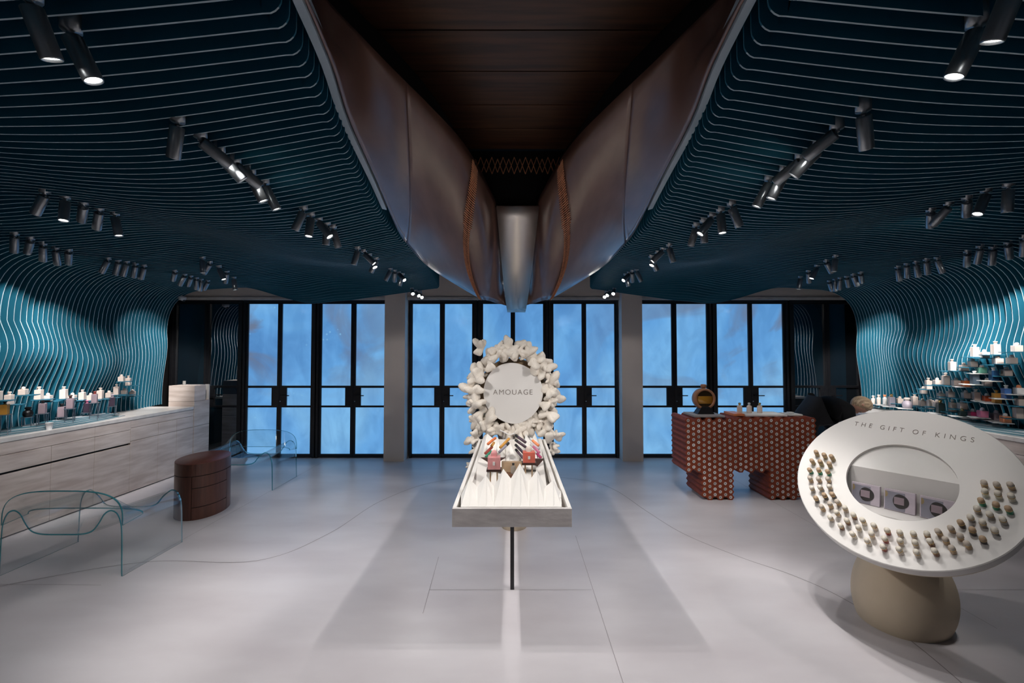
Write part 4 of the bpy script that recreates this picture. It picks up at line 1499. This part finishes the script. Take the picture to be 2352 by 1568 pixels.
# ---------------------------------------------------- bone wreath with name disc
WY = 4.46
WC = atY(1178, 900, WY)
wr = root('bone_wreath', (WC.x, WY, 0), 'round wreath of white knobbly bones around a white name disc behind the table', 'wreath', world=True)
MB().lathe([(0.16, 0), (0.17, 0.1), (0.13, 0.45), (0.16, 0.75), (0.22, 0.92), (0.16, 1.0), (0, 1.02)], 18, Matrix.Translation((WC.x, WY + 0.17, 0)), sy=0.6).build('tan_stump', 'tan_rock', wr)
MB().lathe([(0.345, 0), (0.36, 0.02), (0.35, 0.05), (0.25, 0.09), (0, 0.1)], 32, Matrix.Translation((WC.x, WY + 0.02, WC.z)) @ Matrix.Rotation(-PI / 2, 4, 'X')).build('backing', 'tan_rock', wr)
tilt = Matrix.Rotation(R(-6), 4, 'X')
DM = Matrix.Translation((WC.x, WY - 0.05, WC.z)) @ tilt
poly = []
for j in range(64):
    h = 2 * PI * j / 64
    rr = 0.308 * (1 + 0.012 * math.cos(3 * h) + (0.05 * max(0, -math.sin(h)) ** 4) - 0.05 * max(0, math.sin(2 * h - 0.6)) ** 2 * (1 if math.sin(h) < 0 else 0.2))
    poly.append((rr * math.cos(h), rr * math.sin(h)))
disc = MB().prism(poly, 0, 0.03, M=DM @ Matrix.Rotation(PI / 2, 4, 'X')).build('name_disc', 'white_disc', wr)
tm = text_mesh('AMOUAGE', 0.076, 1.18)
tm.materials.append(MATS['engrave'])
lt = put('lettering', tm, disc)
lt.matrix_basis = DM @ Matrix.Translation((0.0, -0.0312, 0.0)) @ Matrix.Rotation(PI / 2, 4, 'X')
lt['label'] = 'thin dark name lettering AMOUAGE'


def bone_mesh(seed):
    g = random.Random(seed)
    lobes = []
    for k in range(g.randint(5, 8)):
        d = Vector((g.uniform(-1, 1), g.uniform(-1, 1), g.uniform(-1, 1))).normalized()
        lobes.append((d, g.uniform(0.7, 1.35), g.uniform(9, 22)))
    lobes.append((Vector((g.uniform(-.3, .3), g.uniform(-.3, .3), 1)).normalized(), 1.1, 6))
    lobes.append((Vector((g.uniform(-.3, .3), g.uniform(-.3, .3), -1)).normalized(), 0.8, 5))

    def fn(d):
        k = 0.38
        for a, am, sh in lobes:
            c = d.dot(a)
            k += am * math.exp(sh * (c - 1)) * (1 - 0.12 * math.exp(60 * (c - 1)))
        return k
    return MB().ico((0, 0, 0), (1, 1, 1), 4, fn=fn).mesh('bone', 'bone')


BONES = [bone_mesh(s) for s in range(11, 19)]
g = random.Random(5)
spots = []
for k in range(22):
    h = 2 * PI * k / 22
    spots.append((0.392 + g.uniform(-0.015, 0.02), h, g.uniform(-0.09, -0.03), 0.066))
for k in range(24):
    h = 2 * PI * (k + 0.5) / 24
    spots.append((0.432 + g.uniform(-0.03, 0.025), h, g.uniform(-0.02, 0.08), 0.070))
for rad, h, dy, sz in spots:
    wob = 1 + (0.06 if -2.2 < h - PI * 1.5 < 2.2 else 0)
    x = WC.x + rad * wob * math.cos(h) * 0.96
    z = WC.z + rad * math.sin(h) * 1.04 + 0.012
    s_ = sz * g.uniform(0.85, 1.3)
    q = Matrix.Rotation(g.uniform(0, 6.28), 4, Vector((g.uniform(-1, 1), g.uniform(-1, 1), g.uniform(-1, 1))).normalized())
    o = put('bone', BONES[g.randrange(8)], wr)
    o.matrix_basis = Matrix.Translation((x, WY - 0.03 + dy, z)) @ q @ Matrix.Scale(s_, 4)
for (u, v, sz) in [(1092, 1000, 0.05), (1110, 985, 0.055), (1135, 992, 0.05), (1170, 990, 0.055), (1205, 990, 0.055), (1235, 980, 0.06), (1262, 985, 0.055), (1275, 1000, 0.05),
                   (1085, 1012, 0.04), (1272, 1022, 0.036), (1266, 1036, 0.036), (1105, 800, 0.055), (1092, 1030, 0.035), (1215, 970, 0.055), (1258, 965, 0.055), (1098, 968, 0.055), (1078, 1072, 0.03), (1150, 800, 0.05), (1195, 805, 0.05), (1245, 828, 0.05)]:
    p = atY(u, v, WY - 0.02 + g.uniform(-0.04, 0.04))
    q = Matrix.Rotation(g.uniform(0, 6.28), 4, Vector((g.uniform(-1, 1), g.uniform(-1, 1), g.uniform(-1, 1))).normalized())
    o = put('bone', BONES[g.randrange(8)], wr)
    o.matrix_basis = Matrix.Translation(p) @ q @ Matrix.Scale(sz * g.uniform(1.1, 1.5), 4)

# ================================================================== tilted scent disc on a boulder
c_ = Vector((2.222, 2.45, 0.932))
az, el, RD = -0.972, 0.730, 0.503
nn = Vector((math.sin(az) * math.cos(el), -math.cos(az) * math.cos(el), math.sin(el)))
fa, fb, fn_ = frame_from(nn)
DMX = Mframe(fa, fb, fn_, c_)
sd = root('scent_disc_table', (2.42, 2.62, 0), 'tilted round white tester disc on a smooth beige boulder foot', 'display table', world=True)
RI = 0.243
mb = MB()
mb.lathe([(RI, -0.02), (RI, 0.0), (RD - 0.004, 0.0), (RD, -0.004), (RD - 0.002, -0.060)], 96, DMX, sm=False, caps=False)
top = mb.build('disc_top', 'white_disc', sd)
MB().lathe([(RD - 0.0022, -0.0605), (RD - 0.014, -0.095), (0.43, -0.15), (0.32, -0.205), (0.22, -0.236), (0.0, -0.242)], 64, DMX, sm=True, caps=False)\
    .build('underside', 'boulder', sd)
bpy.data.objects[sd.children[-1].name].data.polygons.foreach_set('use_smooth', [True] * len(sd.children[-1].data.polygons))
# niche: recessed upper panel, upright wall, level shelf
nb_ = []
TCH = 0.055
arc = [(RI * 1.02 * math.cos(h), RI * 1.02 * math.sin(h)) for h in np.linspace(math.asin(TCH / RI), PI - math.asin(TCH / RI), 40)]
MB().prism(arc, -0.03, -0.0205, M=DMX).build('niche_panel', 'white_disc', sd)


def dpt(s_, t_, w_):
    return DMX @ Vector((s_, t_, w_))


lipz = dpt(0, -RI * 0.93, -0.018).z
wa, wb = dpt(-RI * 1.1, TCH, -0.0205), dpt(RI * 1.1, TCH, -0.0205)
hb = -Vector((fn_.x, fn_.y, 0)).normalized()
wall_pts = [wa, wb, Vector((wb.x, wb.y, lipz)), Vector((wa.x, wa.y, lipz))]
MB().add(wall_pts + [p + hb * 0.006 for p in wall_pts], [(3, 2, 1, 0), (4, 5, 6, 7), (0, 1, 5, 4), (1, 2, 6, 5), (2, 3, 7, 6), (3, 0, 4, 7)]).build('niche_wall', 'white_disc', sd)
# shelf: level plate clipped to the hole outline
sh = []
for h in np.linspace(PI + 0.05, 2 * PI - 0.05, 40):
    q = dpt(RI * 0.995 * math.cos(h), RI * 0.995 * math.sin(h), -0.012)
    sh.append(q)
low = [Vector((q.x, q.y, lipz)) for q in sh if q.z >= lipz - 0.0]
lipring = [q for q in sh if q.z < lipz]
shelf_poly = [(p.x, p.y) for p in (wall_pts[3] - hb * 0.001, wall_pts[2] - hb * 0.001)]
k0 = [q for q in sh if q.z < lipz]
fo = dpt(0, -RI * 0.93, -0.018)
e1 = wall_pts[2] - wall_pts[3]
eh = Vector((e1.x, e1.y, 0)).normalized()
dd = -hb
depth = (Vector((fo.x, fo.y, 0)) - Vector(((wa.x + wb.x) / 2, (wa.y + wb.y) / 2, 0))).dot(dd)
mid = Vector(((wa.x + wb.x) / 2, (wa.y + wb.y) / 2, 0))
sp_ = []
for a in np.linspace(0, PI, 25):
    q = mid + eh * (RI * 1.1 * math.copysign(abs(math.cos(a)) ** 0.6, math.cos(a))) + dd * (depth * 1.02 * math.sin(a) ** 0.6)
    sp_.append((q.x, q.y))
MB().prism(sp_, lipz - 0.008, lipz).build('niche_shelf', 'white_disc', sd)
# three small framed boxes on the shelf
for i, nm in enumerate(('left', 'middle', 'right')):
    q = mid + eh * (-0.155 + 0.155 * i) + dd * 0.045
    a_ = math.atan2(eh.y, eh.x)
    M = Matrix.Translation((q.x, q.y, lipz + 0.0008)) @ Matrix.Rotation(a_, 4, 'Z') @ Matrix.Rotation(R(-8), 4, 'X')
    br = root('sample_box', (q.x, q.y, lipz), 'small silver sample box with dark ring print, %s of three in the niche' % nm, 'box', 'sample boxes in the niche')
    br.matrix_world = M
    MB().bbox((-0.068, -0.012, 0), (0.068, 0.012, 0.118), 0.002).build('case', 'lilac', br)
    MB().box((-0.063, -0.0132, 0.004), (0.025, -0.0122, 0.106)).build('print_panel', 'greybox', br)
    ring = [(0.040 * math.cos(h) * (1 if math.cos(h) > 0 else 0.75), 0.058 + 0.040 * math.sin(h)) for h in np.linspace(0, 2 * PI, 28, endpoint=False)]
    MB().prism(ring, 0.0133, 0.0145, M=Matrix.Translation((0.002, 0, 0)) @ Matrix.Rotation(PI / 2, 4, 'X')).build('dark_ring', 'ink', br)
    MB().bbox((-0.022, -0.0165, 0.040), (0.022, -0.0146, 0.080), 0.0006).build('label_card', 'mauve', br)
    MB().prism([(-0.062 + 0.012 * math.cos(h), 0.088 + 0.018 * math.sin(h)) for h in np.linspace(-PI / 2, PI / 2, 10)], 0.0133, 0.014, M=Matrix.Rotation(PI / 2, 4, 'X')).build('leaf_print', 'olive', br)
# lettering along the upper rim
tm = text_mesh('THE GIFT OF KINGS', 0.047, 1.75, 0.0006)
tm.materials.append(MATS['engrave'])
def on_disc(u, v):
    r_ = ray(u, v)
    return CAM + r_ * ((c_ - CAM).dot(fn_) / r_.dot(fn_))


LA, LB = on_disc(1963, 973), on_disc(2238, 1011)
xs_ = [q.co.x for q in tm.vertices]
kx = (LB - LA).length / (max(xs_) - min(xs_))
ea = (LB - LA).normalized()
eb = fn_.cross(ea)
def islands(me):
    par = list(range(len(me.vertices)))

    def find(a):
        while par[a] != a:
            par[a] = par[par[a]]
            a = par[a]
        return a
    for e in me.edges:
        par[find(e.vertices[0])] = find(e.vertices[1])
    d = {}
    for p_ in me.polygons:
        d.setdefault(find(p_.vertices[0]), []).append(p_)
    out = []
    for fs in d.values():
        xs = [me.vertices[k].co.x for p_ in fs for k in p_.vertices]
        out.append((min(xs), max(xs), fs))
    return sorted(out, key=lambda q: q[0])


words, cur, end_ = [], [], None
for x0_, x1_, fs in islands(tm):
    if end_ is not None and x0_ - end_ > 0.042:
        words.append(cur)
        cur = []
    cur += fs
    end_ = x1_ if end_ is None else max(end_, x1_)
words.append(cur)
for wd_, fs in zip(('THE', 'GIFT', 'OF', 'KINGS'), words):
    mbw = MB()
    for p_ in fs:
        mbw.add([tm.vertices[k].co.copy() for k in p_.vertices], [list(range(len(p_.vertices)))])
    lt = mbw.build('lettering', 'engrave', top)
    lt.matrix_basis = Mframe(ea, eb, fn_, (LA + LB) / 2 + fn_ * 0.0008) @ Matrix.Diagonal((kx, 1, 1, 1))
    lt['label'] = 'engraved word ' + wd_
print('WORDS', len(words))


# boulder foot
def bfn(d):
    return 1 + 0.05 * math.sin(3 * d.x + 1) * d.y + 0.06 * d.x * d.z


MB().ico((2.43, 2.68, 0.16), (0.262, 0.245, 0.34), 5, fn=bfn).build('boulder_foot', 'boulder', sd)
ft = sd.children[-1]
for vtx in ft.data.vertices:
    if vtx.co.z < 0.0:
        vtx.co.z = 0.0
MB().lathe([(0.13, 0), (0.15, 0.1), (0.19, 0.2)], 24, Matrix.Translation((2.40, 2.60, 0.48))).build('neck', 'boulder', sd)

# tester caps
Z7 = 3.734
CAPS = [((270, 430), (340, 450), (408, 470), 'olive'), ((237, 500), (308, 515), (382, 530), 'olive'), ((217, 578), (295, 585), (372, 592), 'green'), ((217, 655), (292, 655), (372, 655), 'tan'),
        ((233, 738), (310, 730), (383, 720), 'greycap'), ((267, 822), (345, 800), (415, 788), 'darkcap'), ((320, 900), (388, 875), (458, 850), 'tan'), ((393, 985), (453, 945), (515, 905), 'beige'),
        ((480, 1055), (533, 1010), (588, 965), 'brown'), ((588, 1130), (630, 1070), (673, 1015), 'ivory'), ((712, 1190), (742, 1130), (768, 1060), 'ivory'), ((845, 1235), (858, 1165), (878, 1095), 'red'),
        ((988, 1265), (988, 1190), (985, 1115), 'beige'), ((1135, 1290), (1118, 1205), (1102, 1125), 'beige'), ((1295, 1275), (1255, 1195), (1218, 1125), 'brown'), ((1440, 1255), (1383, 1180), (1325, 1105), 'tan'),
        ((1575, 1215), (1503, 1145), (1432, 1075), 'tan'), ((1700, 1165), (1610, 1095), (1520, 1033), 'darkcap'), ((1800, 1090), (1700, 1030), (1597, 980), 'greycap'), ((1880, 1005), (1770, 960), (1655, 915), 'greycap'),
        ((1930, 910), (1810, 875), (1695, 845), 'green'), ((1950, 805), (1835, 785), (1718, 765), 'ivory'), ((1948, 705), (1828, 700), (1712, 693), 'tan')]
cnm = dict(olive='olive', green='green banded', tan='tan', greycap='grey', darkcap='dark', beige='beige', brown='brown', ivory='ivory', red='red brown')
_cap = {}


def cap_mesh(m_):
    if m_ not in _cap:
        up = MB().lathe([(0.0, 0.0), (0.0100, 0.0), (0.0105, 0.002), (0.0105, 0.020), (0.0095, 0.022)], 12)
        tp = MB().lathe([(0.0095, 0.022), (0.0105, 0.024), (0.0105, 0.034), (0.0085, 0.037), (0.0, 0.0375)], 12)
        top_m = {'green': 'tan', 'olive': 'tan', 'darkcap': 'tan', 'tan': 'beige'}.get(m_, 'ivory')
        rim = MB().lathe([(0.0112, 0.0205), (0.0114, 0.022), (0.0112, 0.0235), (0.0104, 0.0235), (0.0104, 0.0205)], 12)
        _cap[m_] = (up.mesh('shaft', m_), tp.mesh('cap_top', top_m), rim.mesh('gold_ring', 'gold'))
    return _cap[m_]


for i, row in enumerate(CAPS):
    for j in range(3):
        x, y = row[j]
        u, v = 1800 + x / Z7, 920 + y / Z7
        off = Vector((0, 0, 0))
        r_ = ray(u, v + 1)
        t = ((c_ + fn_ * 0.050) - CAM).dot(fn_) / r_.dot(fn_)
        p = CAM + r_ * t - fn_ * 0.0492
        m_ = row[3]
        ring = ('outer', 'middle', 'inner')[j]
        o = root('tester_cap', p, '%s tester cap, %s in the %s row from upper left, tilted disc' % (cnm[m_], ORD[i], ring), 'tester cap', 'tester caps standing on the tilted disc')
        o.matrix_world = Mframe(fa, fb, fn_, p) @ Matrix.Rotation(rnd.uniform(0, 6), 4, 'Z') @ Matrix.Rotation(R(4), 4, 'X') @ Matrix.Diagonal((1.22, 1.22, 1.42, 1))
        a_, b_, c2_ = cap_mesh(m_)
        put('shaft', a_, o)
        put('cap_top', b_, o)
        put('gold_ring', c2_, o)

# ================================================================== terracotta honeycomb table
TH = root('honeycomb_table', (2.7, 5.05, 0), 'terracotta table stacked from honeycomb tube bricks with white round plugs', 'table', 'x')
del TH['group']
TH['world_parts'] = 1
PX, PZ, TYF, TLEN = 0.0592, 0.0620, 4.84, 0.42
X0T, Z0T = 2.01, 0.899
rx, rzz = PX / 1.5, PZ / math.sqrt(3)


def tube_mesh():
    mb = MB()
    ho = [((rx - 0.0004) * math.cos(a), (rzz - 0.0004) * math.sin(a)) for a in [k * PI / 3 for k in range(6)]]
    n = 12
    ci = [(0.0185 * math.cos(2 * PI * k / n), 0.0185 * math.sin(2 * PI * k / n)) for k in range(n)]
    of = [Vector((x, 0, z)) for x, z in ho]
    ob_ = [Vector((x, TLEN, z)) for x, z in ho]
    inn = [Vector((x, 0, z)) for x, z in ci]
    inb = [Vector((x, 0.003, z)) for x, z in ci]
    vs = of + ob_ + inn + inb
    fs = [(k, (k + 1) % 6, 6 + (k + 1) % 6, 6 + k) for k in range(6)]
    fs.append([6 + k for k in range(6)][::-1])
    for k in range(6):
        a, b, c = 12 + 2 * k, 12 + (2 * k + 1) % n, 12 + (2 * k + 2) % n
        fs += [(k, b, a), (k, (k + 1) % 6, b), ((k + 1) % 6, c, b)]
    fs += [(12 + k, 12 + (k + 1) % n, 24 + (k + 1) % n, 24 + k) for k in range(n)]
    mb.add(vs, fs, 0)
    hole = [Vector((0.0055 * math.cos(2 * PI * k / n), 0.003, 0.0055 * math.sin(2 * PI * k / n))) for k in range(n)]
    mb.add(inb + hole, [(k, (k + 1) % n, n + (k + 1) % n, n + k) for k in range(n)], 1)
    mb.add(hole, [list(range(n))], 2)
    return mb.mesh('tube_brick', ['terracotta', 'plug_white', 'plug_dark'])


TM_ = tube_mesh()
for i in range(25):
    odd = i % 2
    rows = list(range(9 if odd else 10))
    if 3 <= i <= 8 or 16 <= i <= 21:
        rows += list(range(9, 14)) if odd else list(range(10, 15))
    for k in rows:
        o = put('tube_brick', TM_, TH)
        z = Z0T - PZ * k - (PZ / 2 if odd else 0)
        o.matrix_basis = Matrix.Translation((X0T + PX * i, TYF + rnd.uniform(-0.002, 0.002), z))
TT = Z0T + PZ / 2
# amber round flask on black foot and grey plinth
MB().bbox((2.09, 4.86, TT + 0.0008), (2.44, 5.18, TT + 0.022), 0.002).build('grey_slab', 'grey_plinth', label='grey slab under the round amber flask on the terracotta table', cat='slab')
fl = root('amber_flask', (2.27, 5.02, TT + 0.0225), 'large round amber flask with wooden rim and knob on a black foot', 'flask')
fz = 0.175
MB().add([Vector(p) for p in [(-0.10, -0.06, 0), (0.10, -0.06, 0), (0.10, 0.06, 0), (-0.10, 0.06, 0), (-0.045, -0.05, 0.085), (0.045, -0.05, 0.085), (0.045, 0.05, 0.085), (-0.045, 0.05, 0.085)]],
         [(3, 2, 1, 0), (4, 5, 6, 7), (0, 1, 5, 4), (1, 2, 6, 5), (2, 3, 7, 6), (3, 0, 4, 7)]).build('foot', 'blackglass', fl)
RM = Matrix.Translation((0, 0, fz)) @ Matrix.Rotation(PI / 2, 4, 'X')
MB().lathe([(0.098, -0.045), (0.122, -0.045), (0.126, 0), (0.122, 0.045), (0.098, 0.045), (0.098, -0.045)], 40, RM).build('rim', 'copper_ring', fl)
MB().lathe([(0.0, 0.030), (0.098, 0.030), (0.098, -0.03), (0, -0.03)], 40, RM).build('glass_disc', 'amber', fl)
seg = [(0.097 * math.cos(h), 0.097 * math.sin(h)) for h in np.linspace(0.35, PI - 0.35, 20)]
MB().prism(seg, 0.0305, 0.032, M=RM).build('air_gap', 'amber_dark', fl)
seg = [(0.096 * math.cos(h), 0.096 * math.sin(h)) for h in np.linspace(PI + 0.62, 2 * PI - 0.62, 16)]
MB().prism(seg, 0.0305, 0.032, M=RM).build('sediment', 'amber_dark', fl)
MB().lathe([(0.018, 0.12), (0.022, 0.128), (0.033, 0.138), (0.033, 0.162), (0.026, 0.17), (0, 0.171)], 18, Matrix.Translation((0, 0, fz))).build('knob', 'copper_ring', fl)
# books / tray and three little bottles
MB().bbox((2.72, 4.93, TT + 0.0008), (3.20, 5.20, TT + 0.022), 0.002).build('tray_book', 'paper', label='flat white book under three small bottles on the terracotta table', cat='book')
MB().bbox((2.59, 4.95, TT + 0.0008), (2.715, 5.19, TT + 0.03), 0.004).build('terracotta_dish', 'peach', label='low terracotta dish left of the three small bottles', cat='dish')
for i, (u, st_) in enumerate(((1699, 'gold'), (1721, 'capwhite'), (1745, 'gold'))):
    p = atY(u, 950, 5.06)
    bottle((p.x, 5.06, TT + 0.0228), R(0), 'slim', 'cream', st_, 'small pale bottle with %s cap, %s of three on the terracotta table' % ('gold' if st_ == 'gold' else 'white', ('left', 'middle', 'right')[i]), 'three small bottles on the book', 0.98)
MB().bbox((3.24, 4.96, TT + 0.0008), (3.40, 5.14, TT + 0.020), 0.002).build('white_box', 'paper', label='flat white box at the right end of the terracotta table', cat='box')
MB().bbox((3.27, 5.0, TT + 0.0208), (3.33, 5.06, TT + 0.04), 0.006, M=None).build('folded_tissue', 'capwhite', label='crumpled white tissue on the flat white box', cat='tissue')

# ================================================================== person bending over the right counter
def person():
    bpy_me = bpy.data.meshes.new('body')
    J = {}
    V, E_, RAD = [], [], []

    def v(p, r):
        V.append(p)
        RAD.append(r if isinstance(r, tuple) else (r, r))
        return len(V) - 1

    def chain(start, pts):
        a = start
        for p, r in pts:
            b = v(p, r)
            E_.append((a, b))
            a = b
        return a
    pel = v((3.72, 5.34, 0.88), (0.18, 0.19))
    ch = chain(pel, [((3.84, 5.33, 0.945), (0.19, 0.20)), ((3.98, 5.32, 0.975), (0.20, 0.20)), ((4.10, 5.31, 0.985), (0.17, 0.16))])
    nk = chain(ch, [((4.22, 5.305, 1.0), 0.06)])
    for s in (-1, 1):
        chain(pel, [((3.68, 5.34 + s * 0.09, 0.80), 0.098), ((3.66, 5.34 + s * 0.11, 0.46), 0.066), ((3.62, 5.34 + s * 0.11, 0.10), 0.046), ((3.64, 5.34 + s * 0.11, 0.045), 0.042), ((3.76, 5.34 + s * 0.115, 0.035), 0.032)])
        chain(ch, [((4.05, 5.31 + s * 0.19, 0.97), 0.085), ((4.08, 5.31 + s * 0.21, 0.74), 0.06), ((4.26, 5.31 + s * 0.13, 0.56), 0.036)])
    bpy_me.from_pydata(V, E_, [])
    o = bpy.data.objects.new('person', bpy_me)
    COL.objects.link(o)
    m = o.modifiers.new('skin', 'SKIN')
    for i, sv in enumerate(bpy_me.skin_vertices[0].data):
        sv.radius = RAD[i]
        sv.use_root = i == 0
    o.modifiers.new('sub', 'SUBSURF').levels = 2
    o.modifiers['sub'].render_levels = 2
    m.use_smooth_shade = True
    dg = bpy.context.evaluated_depsgraph_get()
    me = bpy.data.meshes.new_from_object(o.evaluated_get(dg))
    bpy.data.objects.remove(o, do_unlink=True)
    me.materials.clear()
    for mm in ('cloth_black', 'skin'):
        me.materials.append(MATS[mm])
    for p in me.polygons:
        p.use_smooth = True
        c = p.center
        p.material_index = 1 if (c.x > 4.22 and c.z > 0.9) else 0
    pr = put('person', me, None, label='person in black bending forward between the terracotta table and right counter', cat='person')
    # head bowed towards the counter: crown pointing right, face down
    H = Matrix.Translation((4.34, 5.29, 1.02)) @ Matrix.Rotation(R(105), 4, 'Y')

    def hf(d):
        k = 1.0
        k += 0.06 * max(0, -d.x) * (1 if d.z < 0.2 else 0)
        return k
    hm = MB().ico((0, 0, 0), (0.094, 0.076, 0.118), 4, fn=lambda d: 1 - 0.16 * max(0, -d.z) * (1 - abs(d.x)))
    hm.ico((0.098, 0, -0.02), (0.016, 0.014, 0.026), 2)
    for s in (-1, 1):
        hm.ico((-0.005, s * 0.078, -0.012), (0.022, 0.010, 0.032), 2)
    hd = hm.build('head', 'skin', pr)
    hd.data.transform(H)
    for s in (-1, 1):
        e = MB().ico((0.086, s * 0.032, 0.008), (0.010, 0.014, 0.009), 2).build('eye', 'capwhite', pr)
        e.data.transform(H)
    mo = MB().ico((0.083, 0, -0.058), (0.008, 0.024, 0.006), 2).build('mouth', 'coral', pr)
    mo.data.transform(H)
    hr = MB().ico((-0.012, 0, 0.018), (0.104, 0.090, 0.122), 4, fn=lambda d: (1.0 + 0.02 * math.sin(24 * d.y) + 0.015 * math.sin(17 * d.z)) if (d.x < 0.45) else 0.90)
    hb_ = hr.build('hair', 'hair', pr)
    hb_.data.transform(H)
    # hands with five fingers
    for s in (-1, 1):
        w_ = Vector((4.26, 5.31 + s * 0.13, 0.56))
        fwd = Vector((0.45, -0.1 * s, -0.88)).normalized()
        sidev = Vector((0, 1, 0))
        up = fwd.cross(sidev).normalized()
        hm = MB()
        hm.tube([w_ - fwd * 0.03, w_ + fwd * 0.02, w_ + fwd * 0.06, w_ + fwd * 0.09], [0.026, 0.030, 0.036, 0.030], 10)
        for f in range(4):
            b = w_ + fwd * 0.085 + sidev * ((f - 1.5) * 0.019)
            L = (0.065, 0.078, 0.072, 0.055)[f]
            hm.tube([b, b + fwd * L * 0.45, b + fwd * L * 0.8 + up * 0.012, b + fwd * L + up * 0.026], [0.009, 0.0085, 0.008, 0.006], 8)
        b = w_ + fwd * 0.035 + sidev * (-s * 0.03)
        hm.tube([b, b + fwd * 0.03 - sidev * s * 0.02, b + fwd * 0.055 - sidev * s * 0.022], [0.011, 0.010, 0.007], 8)
        hm.build('hand', 'skin', pr)


person()
for o in bpy.data.objects:
    if 'world_parts' in o:
        del o['world_parts']
